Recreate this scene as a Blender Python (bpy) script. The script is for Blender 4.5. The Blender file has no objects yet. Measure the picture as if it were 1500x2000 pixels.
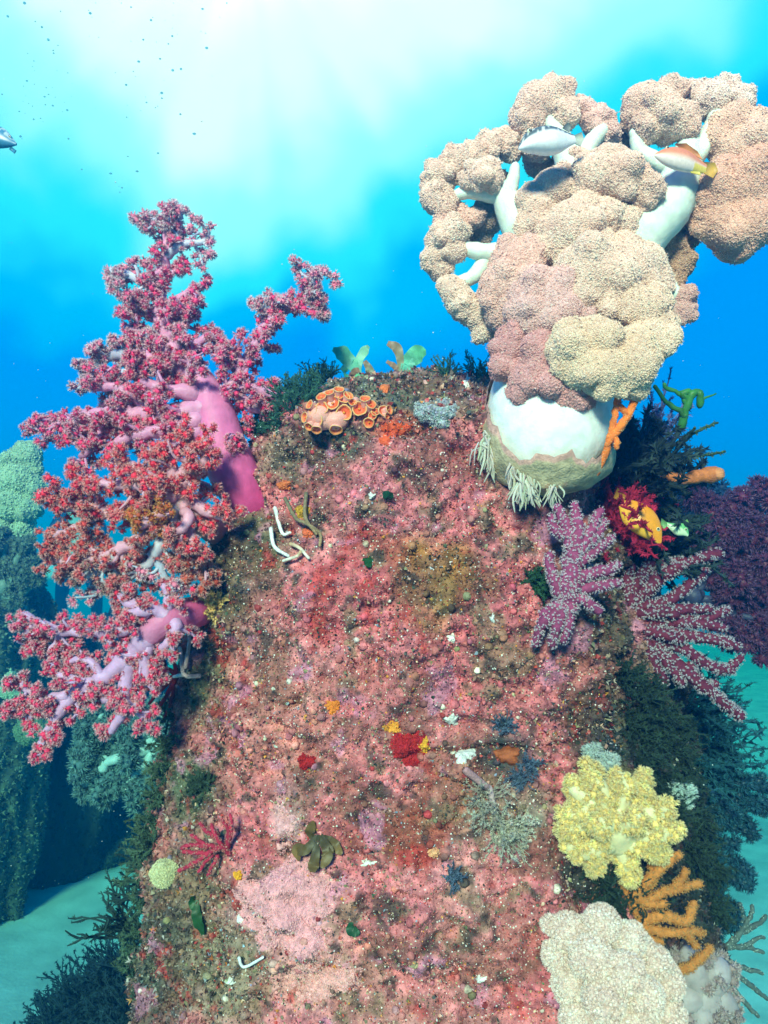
import bpy, bmesh, math, random
import numpy as np
from mathutils import Vector, Matrix
from mathutils.bvhtree import BVHTree

rng = np.random.default_rng(7)
random.seed(7)
scene = bpy.context.scene
COL = scene.collection

# ------------------------------------------------------------------ camera
FOC = 1570.0                       # focal length in pixels of the 1500x2000 photograph
PITCH = math.radians(4.4)
CAM = np.array([0.0, 0.0, 1.3])
FWD = np.array([0.0, math.cos(PITCH), math.sin(PITCH)])
UPV = np.array([0.0, -math.sin(PITCH), math.cos(PITCH)])
RGT = np.array([1.0, 0.0, 0.0])
cam_d = bpy.data.cameras.new('camera')
cam_d.sensor_fit = 'VERTICAL'
cam_d.sensor_height = 24.0
cam_d.lens = 24.0 * FOC / 2000.0
cam_d.clip_start = 0.02
cam_d.clip_end = 500.0
cam = bpy.data.objects.new('camera', cam_d)
COL.objects.link(cam)
cam.location = CAM
cam.rotation_euler = (math.pi / 2 + PITCH, 0, 0)
scene.camera = cam

# ------------------------------------------------------------------ colour management, sampling
scene.view_settings.view_transform = 'Standard'
scene.view_settings.look = 'None'
scene.view_settings.gamma = 1.0
scene.view_settings.exposure = 0.5
scene.cycles.use_denoising = True
scene.cycles.max_bounces = 5
scene.cycles.diffuse_bounces = 2
scene.cycles.glossy_bounces = 1
scene.cycles.transmission_bounces = 2
scene.cycles.volume_bounces = 0
scene.cycles.transparent_max_bounces = 4
scene.cycles.sample_clamp_indirect = 4.0

SUN_DIR = np.array([0.20, 0.89, -0.41])        # the way the light travels
SUN_DIR = SUN_DIR / np.linalg.norm(SUN_DIR)
SUN_ELEV = math.asin(-SUN_DIR[2])
SUN_AZ = math.atan2(-SUN_DIR[0], -SUN_DIR[1])

# ------------------------------------------------------------------ world: open water lit from the surface
def pxdir(x, y):
    v = FWD + RGT * (x - 750) / FOC + UPV * (1000 - y) / FOC
    return v / np.linalg.norm(v)

world = bpy.data.worlds.new('World')
scene.world = world
world.use_nodes = True
wn = world.node_tree
wn.nodes.clear()
def wnode(t, **kw):
    n = wn.nodes.new(t)
    for k, v in kw.items():
        setattr(n, k, v)
    return n
def wl(a, b):
    wn.links.new(a, b)
def wmath(op, a, b=None, clamp=False):
    n = wnode('ShaderNodeMath', operation=op)
    n.use_clamp = clamp
    for i, v in enumerate((a, b)):
        if v is None:
            continue
        if isinstance(v, (int, float)):
            n.inputs[i].default_value = v
        else:
            wl(v, n.inputs[i])
    return n.outputs[0]
S = pxdir(480, -190)
T1 = np.cross(S, [0, 0, 1.0]); T1 /= np.linalg.norm(T1)
T2 = np.cross(T1, S)
tc = wnode('ShaderNodeTexCoord')
def wdot(v):
    n = wnode('ShaderNodeVectorMath', operation='DOT_PRODUCT')
    wl(tc.outputs['Generated'], n.inputs[0])
    n.inputs[1].default_value = tuple(float(x) for x in v)
    return n.outputs['Value']
du, dv, ds = wdot(T1), wdot(T2), wdot(S)
u2 = wmath('DIVIDE', du, 0.50)
v2 = wmath('DIVIDE', dv, 0.365)
q = wmath('SQRT', wmath('ADD', wmath('MULTIPLY', u2, u2), wmath('MULTIPLY', v2, v2)))
ln = wmath('SQRT', wmath('ADD', wmath('ADD', wmath('MULTIPLY', du, du), wmath('MULTIPLY', dv, dv)), 1e-4))
comb = wnode('ShaderNodeCombineXYZ')
wl(wmath('DIVIDE', du, ln), comb.inputs[0]); wl(wmath('DIVIDE', dv, ln), comb.inputs[1])
ray = wnode('ShaderNodeTexNoise'); ray.inputs['Scale'].default_value = 2.3
ray.inputs['Detail'].default_value = 2.0
wl(comb.outputs[0], ray.inputs['Vector'])
cl = wnode('ShaderNodeTexNoise'); cl.inputs['Scale'].default_value = 5.0
cl.inputs['Detail'].default_value = 3.0
wl(tc.outputs['Generated'], cl.inputs['Vector'])
wob = wmath('ADD', wmath('MULTIPLY', wmath('SUBTRACT', ray.outputs[0], 0.5), 0.48),
            wmath('MULTIPLY', wmath('SUBTRACT', cl.outputs[0], 0.5), 0.60))
q2 = wmath('ADD', q, wob)
back = wmath('MULTIPLY', wmath('SUBTRACT', 0.55, ds), 4.0, True)      # far from the bright window the water dims
q3 = wmath('DIVIDE', wmath('MINIMUM', q2, 2.2), 2.2, True)
ramp = wnode('ShaderNodeValToRGB')
cr = ramp.color_ramp
cr.interpolation = 'EASE'
stops = [(0.0, (1.4, 1.5, 1.45)), (0.20, (1.0, 1.14, 1.12)), (0.325, (0.42, 1.02, 1.07)), (0.425, (0.03, 0.80, 1.06)),
         (0.49, (0.0, 0.48, 1.04)), (0.575, (0.0, 0.29, 1.02)), (0.78, (0.0, 0.25, 1.0)), (1.0, (0.0, 0.23, 0.95))]
while len(cr.elements) < len(stops):
    cr.elements.new(0.5)
for e, (p, c) in zip(cr.elements, stops):
    e.position = p
    e.color = (*c, 1)
wl(q3, ramp.inputs[0])
dim = wnode('ShaderNodeMix', data_type='RGBA')
wl(wmath('MULTIPLY', wmath('ADD', wmath('MULTIPLY', ds, -1.0), 0.25), 1.5, True), dim.inputs['Factor'])
wl(ramp.outputs['Color'], dim.inputs['A'])
dim.inputs['B'].default_value = (0.0, 0.055, 0.12, 1)
# daylight that comes down through the surface
sky = wnode('ShaderNodeTexSky', sky_type='NISHITA')
sky.sun_disc = False
sky.sun_elevation = SUN_ELEV
sky.sun_rotation = SUN_AZ
tint = wnode('ShaderNodeMix', data_type='RGBA', blend_type='MULTIPLY')
tint.inputs['Factor'].default_value = 1.0
wl(sky.outputs[0], tint.inputs['A'])
tint.inputs['B'].default_value = (0.0, 0.5, 0.6, 1)
bg_sky = wnode('ShaderNodeBackground'); bg_sky.inputs[1].default_value = 0.01
wl(tint.outputs['Result'], bg_sky.inputs[0])
bg = wnode('ShaderNodeBackground'); bg.inputs[1].default_value = 0.76
wl(dim.outputs['Result'], bg.inputs[0])
addb = wnode('ShaderNodeAddShader')
wl(bg.outputs[0], addb.inputs[0]); wl(bg_sky.outputs[0], addb.inputs[1])
wo = wnode('ShaderNodeOutputWorld')
wl(addb.outputs[0], wo.inputs[0])

# ------------------------------------------------------------------ sun
sun_d = bpy.data.lights.new('sun', 'SUN')
sun_d.energy = 5.0
sun_d.angle = math.radians(11.0)
sun_d.color = (1.0, 0.83, 0.72)
sun = bpy.data.objects.new('sun', sun_d)
COL.objects.link(sun)
sun.rotation_euler = Vector(SUN_DIR).to_track_quat('-Z', 'Y').to_euler()
sun.location = (-2, -4, 5)

# ------------------------------------------------------------------ helpers
def P(x, y, d):
    return CAM + FWD * d + RGT * ((x - 750) / FOC * d) + UPV * ((1000 - y) / FOC * d)
def U(d):
    return d / FOC
def project(pts):
    r = pts - CAM
    d = r @ FWD
    return 750 + (r @ RGT) / d * FOC, 1000 - (r @ UPV) / d * FOC, d
def nz(v):
    v = np.asarray(v, float)
    return v / (np.linalg.norm(v, axis=-1, keepdims=True) + 1e-12)

def _hash(i, j, k, s):
    n = (i * 374761393 + j * 668265263 + k * 2147483647 + s * 974634777) & 0xffffffff
    n = ((n ^ (n >> 13)) * 1274126177) & 0xffffffff
    n = ((n ^ (n >> 16)) * 2246822519) & 0xffffffff
    return ((n ^ (n >> 15)) & 0xffff) / 65535.0
def vnoise(p, f, s=0):
    p = np.asarray(p, float) * f + 517.3
    i = np.floor(p).astype(np.int64)
    t = p - i
    t = t * t * (3 - 2 * t)
    out = 0
    for a in (0, 1):
        for b in (0, 1):
            for c in (0, 1):
                w = (t[:, 0] if a else 1 - t[:, 0]) * (t[:, 1] if b else 1 - t[:, 1]) * (t[:, 2] if c else 1 - t[:, 2])
                out = out + w * _hash(i[:, 0] + a, i[:, 1] + b, i[:, 2] + c, s)
    return out
def fbm(p, f, o=4, s=0, gain=0.5):
    a, tot, n = 1.0, 0, 0
    for k in range(o):
        tot = tot + a * (vnoise(p, f * 2.03 ** k, s + k * 17) - 0.5)
        n += a
        a *= gain
    return tot / n * 2

class MB:
    """collects geometry with a colour per vertex and links it as ONE mesh object"""
    def __init__(s):
        s.v, s.c, s.t, s.q, s.n = [], [], [], [], 0
    def add(s, v, f, col):
        v = np.asarray(v, float).reshape(-1, 3)
        f = np.asarray(f, np.int64)
        c = np.asarray(col, float)
        if c.ndim == 1:
            c = np.tile(c, (len(v), 1))
        if len(f):
            (s.t if f.shape[1] == 3 else s.q).append(f + s.n)
        s.v.append(v); s.c.append(c); s.n += len(v)
        return s
    def data(s):
        v = np.concatenate(s.v); c = np.concatenate(s.c)
        t = np.concatenate(s.t) if s.t else np.zeros((0, 3), np.int64)
        qd = np.concatenate(s.q) if s.q else np.zeros((0, 4), np.int64)
        return v, c, t, qd
    def tris(s):
        v, c, t, qd = s.data()
        return v, np.concatenate([t, qd[:, [0, 1, 2]], qd[:, [0, 2, 3]]]), c
    def build(s, name, m, parent=None, smooth=True):
        v, c, t, qd = s.data()
        me = bpy.data.meshes.new(name)
        if parent is not None:
            w = parent
            off = np.zeros(3)
            while w is not None:
                off = off + np.array(w.location)
                w = w.parent
        else:
            off = v.mean(0)
        me.vertices.add(len(v))
        me.vertices.foreach_set('co', (v - off).ravel().astype(np.float32))
        nl = len(t) * 3 + len(qd) * 4
        me.loops.add(nl)
        me.loops.foreach_set('vertex_index', np.concatenate([t.ravel(), qd.ravel()]).astype(np.int32))
        npoly = len(t) + len(qd)
        me.polygons.add(npoly)
        st = np.concatenate([np.arange(len(t)) * 3, len(t) * 3 + np.arange(len(qd)) * 4]).astype(np.int32)
        me.polygons.foreach_set('loop_start', st)
        me.polygons.foreach_set('use_smooth', np.full(npoly, smooth))
        at = me.color_attributes.new('Col', 'FLOAT_COLOR', 'POINT')
        at.data.foreach_set('color', np.concatenate([np.clip(c, 0, 1), np.ones((len(c), 1))], 1).ravel().astype(np.float32))
        me.update(calc_edges=True)
        me.materials.append(m)
        o = bpy.data.objects.new(name, me)
        COL.objects.link(o)
        if parent is not None:
            o.parent = parent
        else:
            o.location = off
        return o

def tag(o, label=None, cat=None, group=None, kind=None):
    if label: o['label'] = label
    if cat: o['category'] = cat
    if group: o['group'] = group
    if kind: o['kind'] = kind
    return o
def thing(name, label, cat, loc, group=None):
    o = bpy.data.objects.new(name, None)
    o.empty_display_size = 0.02
    COL.objects.link(o)
    o.location = [float(x) for x in loc]
    return tag(o, label, cat, group)

# ------------------------------------------------------------------ materials
def mat(name, rough=0.6, spec=0.4, sss=0.0, var=0.35, vscale=120.0, bump=0.0, bscale=300.0, trans=0.0, sheen=0.0, sssr=(1, .35, .3)):
    m = bpy.data.materials.new(name)
    m.use_nodes = True
    nt = m.node_tree
    b = nt.nodes['Principled BSDF']
    a = nt.nodes.new('ShaderNodeAttribute'); a.attribute_name = 'Col'
    tcn = nt.nodes.new('ShaderNodeTexCoord')
    src = a.outputs['Color']
    if var > 0:
        no = nt.nodes.new('ShaderNodeTexNoise'); no.inputs['Scale'].default_value = vscale
        no.inputs['Detail'].default_value = 3.0
        nt.links.new(tcn.outputs['Object'], no.inputs['Vector'])
        mr = nt.nodes.new('ShaderNodeMapRange')
        mr.inputs['From Min'].default_value = 0.3; mr.inputs['From Max'].default_value = 0.7
        mr.inputs['To Min'].default_value = 1 - var; mr.inputs['To Max'].default_value = 1 + var
        nt.links.new(no.outputs[0], mr.inputs['Value'])
        mx = nt.nodes.new('ShaderNodeMix'); mx.data_type = 'RGBA'; mx.blend_type = 'MULTIPLY'
        mx.inputs['Factor'].default_value = 1.0
        nt.links.new(src, mx.inputs['A']); nt.links.new(mr.outputs[0], mx.inputs['B'])
        src = mx.outputs['Result']
    nt.links.new(src, b.inputs['Base Color'])
    b.inputs['Roughness'].default_value = rough
    b.inputs['Specular IOR Level'].default_value = spec
    if sss > 0:
        b.inputs['Subsurface Weight'].default_value = sss
        b.inputs['Subsurface Scale'].default_value = 0.012
        b.inputs['Subsurface Radius'].default_value = sssr
    if bump > 0:
        n2 = nt.nodes.new('ShaderNodeTexNoise'); n2.inputs['Scale'].default_value = bscale
        n2.inputs['Detail'].default_value = 3.0
        nt.links.new(tcn.outputs['Object'], n2.inputs['Vector'])
        bp = nt.nodes.new('ShaderNodeBump'); bp.inputs['Strength'].default_value = bump
        bp.inputs['Distance'].default_value = 0.003
        nt.links.new(n2.outputs[0], bp.inputs['Height'])
        nt.links.new(bp.outputs[0], b.inputs['Normal'])
    if trans > 0:
        tl = nt.nodes.new('ShaderNodeBsdfTranslucent')
        nt.links.new(src, tl.inputs['Color'])
        ms = nt.nodes.new('ShaderNodeMixShader'); ms.inputs[0].default_value = trans
        nt.links.new(b.outputs[0], ms.inputs[1]); nt.links.new(tl.outputs[0], ms.inputs[2])
        nt.links.new(ms.outputs[0], nt.nodes['Material Output'].inputs['Surface'])
    return m
M_ROCK = mat('encrusted_rock', 0.7, 0.3, var=0.55, vscale=90, bump=0.9, bscale=260)
M_FLAKE = mat('algae_turf', 0.42, 0.5, var=0.0)
M_FLESH = mat('soft_coral_flesh', 0.5, 0.3, sss=0.35, var=0.14, vscale=70, bump=0.25, bscale=220)
M_POLYP = mat('polyps', 0.5, 0.3, var=0.10, vscale=150, trans=0.08)
M_LOBE = mat('fuzzy_lobes', 0.8, 0.15, sss=0.4, var=0.14, vscale=190, bump=0.3, bscale=420)
M_SPONGE = mat('sponge', 0.75, 0.25, var=0.25, vscale=160, bump=0.6, bscale=380)
M_LEAF = mat('thin_fronds', 0.45, 0.35, var=0.3, vscale=70, trans=0.3)
M_DARK = mat('dark_growth', 0.8, 0.15, var=0.3, vscale=40)
M_SKIN = mat('fish_skin', 0.35, 0.5, var=0.08, vscale=260)
M_EYE = mat('glossy_eye', 0.1, 0.8, var=0.0)
M_SUIT = mat('wetsuit', 0.6, 0.3, var=0.1, vscale=20)

# sand
M_SAND = mat('sand', 0.9, 0.1, var=0.22, vscale=6.0, bump=0.6, bscale=60)

# bubble glass
M_BUB = bpy.data.materials.new('air_bubble'); M_BUB.use_nodes = True
_b = M_BUB.node_tree.nodes['Principled BSDF']
_b.inputs['Base Color'].default_value = (0.12, 0.55, 0.75, 1)
_b.inputs['Roughness'].default_value = 0.08
_b.inputs['Transmission Weight'].default_value = 0.75
_b.inputs['IOR'].default_value = 1.12
_n = M_BUB.node_tree.nodes.new('ShaderNodeTexNoise'); _n.inputs['Scale'].default_value = 30
_r = M_BUB.node_tree.nodes.new('ShaderNodeValToRGB')
_r.color_ramp.elements[0].color = (0.10, 0.50, 0.65, 1); _r.color_ramp.elements[1].color = (0.45, 0.85, 0.9, 1)
M_BUB.node_tree.links.new(_n.outputs[0], _r.inputs[0]); M_BUB.node_tree.links.new(_r.outputs[0], _b.inputs['Base Color'])

# ------------------------------------------------------------------ shape helpers
def smooth_path(pts, n):
    pts = np.asarray(pts, float)
    if len(pts) == 2:
        t = np.linspace(0, 1, n)[:, None]
        return pts[0] * (1 - t) + pts[1] * t
    ext = np.vstack([2 * pts[0] - pts[1], pts, 2 * pts[-1] - pts[-2]])
    out = []
    T = np.linspace(0, len(pts) - 1 - 1e-6, n)
    for x in T:
        i = int(x); t = x - i
        a, b, c, d = ext[i:i + 4]
        out.append(0.5 * (2 * b + (c - a) * t + (2 * a - 5 * b + 4 * c - d) * t * t + (3 * b - a - 3 * c + d) * t ** 3))
    return np.array(out)

def tube(mb, path, rad, col, segs=8, jitter=0.0, flat=1.0):
    path = np.asarray(path, float)
    n = len(path)
    rad = np.broadcast_to(np.asarray(rad, float), (n,)).copy()
    tan = nz(np.gradient(path, axis=0))
    nrm = np.zeros_like(path)
    r0 = np.cross(tan[0], [0.3, 0.2, 1.0])
    r0 = nz(r0)
    for i in range(n):
        r0 = r0 - tan[i] * (r0 @ tan[i]); r0 = nz(r0); nrm[i] = r0
    bin_ = np.cross(tan, nrm)
    # round end caps
    pth = np.vstack([path[0] - tan[0] * rad[0] * 0.6, path, path[-1] + tan[-1] * rad[-1] * 0.55, path[-1] + tan[-1] * rad[-1] * 0.95])
    rr = np.concatenate([[rad[0] * 0.5], rad, [rad[-1] * 0.78, rad[-1] * 0.25]])
    N = np.vstack([nrm[:1], nrm, nrm[-1:], nrm[-1:]]); B = np.vstack([bin_[:1], bin_, bin_[-1:], bin_[-1:]])
    a = np.linspace(0, 2 * np.pi, segs, endpoint=False)
    R = rr[:, None] * (1 + (rng.random((len(rr), segs)) - 0.5) * 2 * jitter)
    v = pth[:, None, :] + R[..., None] * (np.cos(a)[None, :, None] * N[:, None, :] + flat * np.sin(a)[None, :, None] * B[:, None, :])
    m = len(pth)
    i = np.arange(m - 1)[:, None] * segs; j = np.arange(segs)[None, :]; j2 = (j + 1) % segs
    f = np.stack([i + j, i + j2, i + segs + j2, i + segs + j], -1).reshape(-1, 4)
    c = np.asarray(col, float)
    if c.ndim == 2:
        c = np.vstack([c[:1], c, c[-1:], c[-1:]]); c = np.repeat(c, segs, 0)
    mb.add(v.reshape(-1, 3), f, c)
    # close the last ring
    e = (m - 1) * segs
    tip = len(mb.v)
    mb.add(v[-1], np.array([[0, k, k + 1] for k in range(1, segs - 1)]), c[-segs:] if c.ndim == 2 else c)
    return tan, nrm, bin_

_ICO = {}
def ico(sub):
    if sub not in _ICO:
        bm = bmesh.new()
        bmesh.ops.create_icosphere(bm, subdivisions=sub, radius=1.0)
        v = np.array([x.co[:] for x in bm.verts]); f = np.array([[x.index for x in fa.verts] for fa in bm.faces])
        bm.free()
        _ICO[sub] = (nz(v), f)
    return _ICO[sub]

def blob(mb, c, r, col, sub=3, amp=0.12, f=2.5, seed=0, sq=(1, 1, 1)):
    v, fa = ico(sub)
    k = 1 + amp * fbm(v + seed * 3.1, f, 3, seed)
    mb.add(np.asarray(c) + v * k[:, None] * r * np.asarray(sq), fa, col)

def union_lobe(spheres, sub=4, amp=0.05, fr=60.0, seed=0, k=14.0):
    """star-shaped bumpy surface around a handful of spheres [(x,y,z,r)]"""
    s = np.asarray(spheres, float)
    w = s[:, 3] ** 2
    c = (s[:, :3] * w[:, None]).sum(0) / w.sum()
    d, fa = ico(sub)
    o = s[:, :3] - c
    b = d @ o.T
    disc = b * b - (o * o).sum(1)[None, :] + s[:, 3][None, :] ** 2
    t = np.where(disc > 0, b + np.sqrt(np.maximum(disc, 0)), 0)
    R = s[:, 3].max()
    t = np.log(np.exp(np.clip(t / R * k, 0, 60)).sum(1)) / k * R
    t = np.maximum(t, 0.15 * R)
    v = c + d * t[:, None]
    v = v + d * (amp * R * fbm(v, fr / 1.0, 3, seed))[:, None]
    return v, fa

def mesh_normals(v, f):
    fn = np.cross(v[f[:, 1]] - v[f[:, 0]], v[f[:, 2]] - v[f[:, 0]])
    n = np.zeros_like(v)
    for k in range(3):
        np.add.at(n, f[:, k], fn)
    return nz(n)
def sample_tris(v, f, n, mask=None):
    a, b, c = v[f[:, 0]], v[f[:, 1]], v[f[:, 2]]
    fn = np.cross(b - a, c - a)
    ar = np.linalg.norm(fn, axis=1)
    if mask is not None:
        ar = ar * mask
    idx = rng.choice(len(f), n, p=ar / ar.sum())
    r1 = np.sqrt(rng.random(n))[:, None]; r2 = rng.random(n)[:, None]
    p = a[idx] * (1 - r1) + b[idx] * r1 * (1 - r2) + c[idx] * r1 * r2
    return p, nz(fn[idx]), idx

# small templates: vertices (z is outward), triangles, weight of tip colour
def t_star(n=5, h=1.0, w=0.16, r0=0.12, r1=0.6, z0=0.35, stalk=True):
    v, f, t = [], [], []
    if stalk:
        for k in range(3):
            a = 2 * math.pi * k / 3
            v.append((math.cos(a) * 0.15, math.sin(a) * 0.15, -0.1)); t.append(0.0)
        for k in range(3):
            a = 2 * math.pi * k / 3
            v.append((math.cos(a) * 0.13, math.sin(a) * 0.13, z0 + 0.12)); t.append(0.25)
        for k in range(3):
            k2 = (k + 1) % 3
            f += [(k, k2, 3 + k2), (k, 3 + k2, 3 + k)]
        f.append((3, 4, 5))
    for k in range(n):
        a = 2 * math.pi * k / n; p = len(v)
        c, s_ = math.cos(a), math.sin(a)
        v += [(c * r0 - s_ * w, s_ * r0 + c * w, z0), (c * r0 + s_ * w, s_ * r0 - c * w, z0), (c * r1, s_ * r1, h)]
        t += [0.35, 0.35, 1.0]
        f.append((p, p + 1, p + 2))
    return np.array(v), np.array(f), np.array(t)
T_CARN = t_star(5, 1.05, 0.10, 0.1, 0.42, 0.55)
T_FUZZ = t_star(5, 0.75, 0.20, 0.05, 0.75, 0.2, stalk=False)
T_FUZZS = t_star(6, 0.95, 0.14, 0.08, 0.6, 0.45, stalk=True)
T_LEAF = (np.array([(-.22, 0, 0), (.22, 0, 0), (-.45, .15, .55), (.45, .1, .5), (0.05, .55, 1.0)]), np.array([(0, 1, 3), (0, 3, 2), (2, 3, 4)]), np.array([0, 0, .4, .4, 1.0]))
_o = np.array([(1, 0, 0), (0, 1, 0), (-1, 0, 0), (0, -1, 0), (0, 0, 1.0), (0, 0, -.6)])
T_OCT = (_o * 0.5, np.array([(0, 1, 4), (1, 2, 4), (2, 3, 4), (3, 0, 4), (1, 0, 5), (2, 1, 5), (3, 2, 5), (0, 3, 5)]), np.array([0, 0, 0, 0, 1.0, 0]))
T_SPIKE = (np.array([(-.07, 0, 0), (.07, 0, 0), (0, .07, 0), (.15, .1, 1.0), (0, 0, .45), (.5, -.2, .8), (-.45, .2, .85)]),
           np.array([(0, 1, 3), (1, 2, 3), (2, 0, 3), (4, 1, 5), (4, 0, 6)]), np.array([0, 0, 0, 1, .4, 1, 1.0]))

def scatter(mb, tmpl, pos, nrm, scl, c0, c1=None, lean=0.25):
    tv, tf, tw = tmpl
    n = len(pos)
    if n == 0:
        return
    nrm = nz(nrm + rng.normal(0, lean, (n, 3)))
    ref = rng.normal(0, 1, (n, 3))
    x = nz(np.cross(ref, nrm)); y = np.cross(nrm, x)
    scl = np.broadcast_to(np.asarray(scl, float), (n,))
    v = (x[:, None] * tv[None, :, 0:1] + y[:, None] * tv[None, :, 1:2] + nrm[:, None] * tv[None, :, 2:3]) * scl[:, None, None] + pos[:, None]
    c0 = np.broadcast_to(np.asarray(c0, float), (n, 3))
    c1 = c0 if c1 is None else np.broadcast_to(np.asarray(c1, float), (n, 3))
    c = c0[:, None] * (1 - tw)[None, :, None] + c1[:, None] * tw[None, :, None]
    f = tf[None] + (np.arange(n) * len(tv))[:, None, None]
    mb.add(v.reshape(-1, 3), f.reshape(-1, 3), c.reshape(-1, 3))

def vary(c, n, a=0.25):
    c = np.asarray(c, float)
    return np.clip(c[None] * (1 + a * rng.normal(0, 1, (n, 1)) + 0.35 * a * rng.normal(0, 1, (n, 3))), 0.003, 0.95)

# ================================================================== THE SETTING
# seabed of pale sand, the water's teal cast mixed into its colour
def sand():
    n = 220
    xs = np.sign(np.linspace(-1, 1, n)) * np.abs(np.linspace(-1, 1, n)) ** 2.2 * 12
    ys = np.linspace(0, 1, n) ** 1.6 * 17.8 - 0.5
    X, Y = np.meshgrid(xs, ys)
    p = np.stack([X.ravel(), Y.ravel(), np.zeros(n * n)], 1)
    p[:, 2] = 0.05 * fbm(p, 0.7, 3, 5) + 0.012 * fbm(p, 5, 3, 9)
    i, j = np.meshgrid(np.arange(n - 1), np.arange(n - 1))
    a = (j * n + i).ravel()
    f = np.stack([a, a + 1, a + n + 1, a + n], 1)
    k = fbm(p, 1.1, 4, 31)
    c = np.clip(np.array([0.34, 0.52, 0.49])[None] * (1 + 0.35 * k[:, None]), 0, 1)
    mb = MB().add(p, f, c)
    tag(mb.build('seabed', M_SAND), kind='structure')
sand()

# ------------------------------------------------------------------ the encrusted pillar
ROWS = [(880, 505, 1230), (1000, 425, 1290), (1100, 382, 1340), (1200, 360, 1380), (1400, 325, 1430), (1600, 305, 1470),
        (1800, 292, 1500), (2000, 268, 1520), (2400, 240, 1530), (3400, 230, 1540)]
PD, PDM, PB = 1.25, 1.13, 0.32
def rock_surface():
    zz = np.array([P(0, r[0], PDM)[2] for r in ROWS]); xl = np.array([P(r[1], r[0], PDM)[0] for r in ROWS]); xr = np.array([P(r[2], r[0], PDM)[0] for r in ROWS])
    o = np.argsort(zz)
    zz, xl, xr = zz[o], xl[o], xr[o]
    z0, zt = 1.3 + 0.13, 1.3 + 0.288
    zs_low = np.linspace(-0.05, 0.75, 40, endpoint=False)
    zs_mid = np.linspace(0.75, z0, 330, endpoint=False)
    al = np.linspace(0, np.pi / 2 - 0.02, 190)
    z = np.concatenate([zs_low, zs_mid, z0 + (zt - z0) * np.sin(al) ** 0.75])
    k = np.concatenate([np.ones(370), np.cos(al) ** 0.7])
    zc = np.minimum(z, z0)
    A = (np.interp(zc, zz, xr) - np.interp(zc, zz, xl)) / 2 * k
    cx = (np.interp(zc, zz, xr) + np.interp(zc, zz, xl)) / 2
    B = PB * k
    cy = PD + np.where(k < 1, (1 - k) * 0.06, 0)
    th = np.concatenate([np.linspace(-np.pi, 0, 560, endpoint=False), np.linspace(0, np.pi, 160, endpoint=False)])
    e = 2 / 2.5
    ct, st = np.cos(th), np.sin(th)
    ux = np.sign(ct) * np.abs(ct) ** e; uy = np.sign(st) * np.abs(st) ** e
    p = np.stack([cx[:, None] + A[:, None] * ux[None], cy[:, None] + B[:, None] * uy[None], np.repeat(z[:, None], len(th), 1)], -1)
    rec = np.clip(ux - 0.42, 0, 1) ** 1.3 * 0.42
    p[..., 1] += rec[None] * (A[:, None] / 0.36)
    n, m = p.shape[:2]
    p = p.reshape(-1, 3)
    i = np.arange(n - 1)[:, None] * m; j = np.arange(m)[None]; j2 = (j + 1) % m
    f = np.stack([i + j, i + j2, i + m + j2, i + m + j], -1).reshape(-1, 4)
    top = np.array([[cx[-1], cy[-1], zt]])
    nv = len(p)
    p = np.vstack([p, top])
    ft = np.array([[(n - 1) * m + a, (n - 1) * m + (a + 1) % m, nv] for a in range(m)])
    tri = np.concatenate([ft, f[:, [0, 1, 2]], f[:, [0, 2, 3]]])
    nr = mesh_normals(p, tri)
    h = 0.034 * fbm(p, 6, 3, 3) + 0.025 * fbm(p, 20, 3, 11) + 0.012 * fbm(p, 60, 4, 23)
    led = fbm(p * np.array([1, 1, 2.6]), 5, 3, 37)
    h = h - 0.011 * np.exp(-(led / .07) ** 2) * np.clip(.6 + fbm(p, 9, 2, 38), 0, 1)
    pit = fbm(p, 33, 3, 29)
    h = h - 0.026 * np.clip(pit - .28, 0, .5)
    p = p + nr * h[:, None]
    return p, f, ft, tri
RV, RQ, RT, RTRI = rock_surface()
RN = mesh_normals(RV, RTRI)
BVH = BVHTree.FromPolygons([tuple(x) for x in RV], [tuple(int(k) for k in t) for t in RTRI])
def hit(x, y, default=1.15):
    d = pxdir(x, y)
    r = BVH.ray_cast(Vector(CAM), Vector(d))
    if r[0] is None:
        return P(x, y, default), -FWD, default
    p = np.array(r[0]); n = np.array(r[1])
    if n @ d > 0: n = -n
    return p, n, float((p - CAM) @ FWD)

PINK, ROSE, RED = np.array([.60, .125, .145]), np.array([.79, .29, .30]), np.array([.44, .045, .04])
BROWN, OLIVE, GREY = np.array([.17, .075, .045]), np.array([.20, .155, .085]), np.array([.14, .17, .13])
DARK, MAG, ORNG = np.array([.03, .03, .028]), np.array([.62, .22, .36]), np.array([.75, .22, .04])
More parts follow.
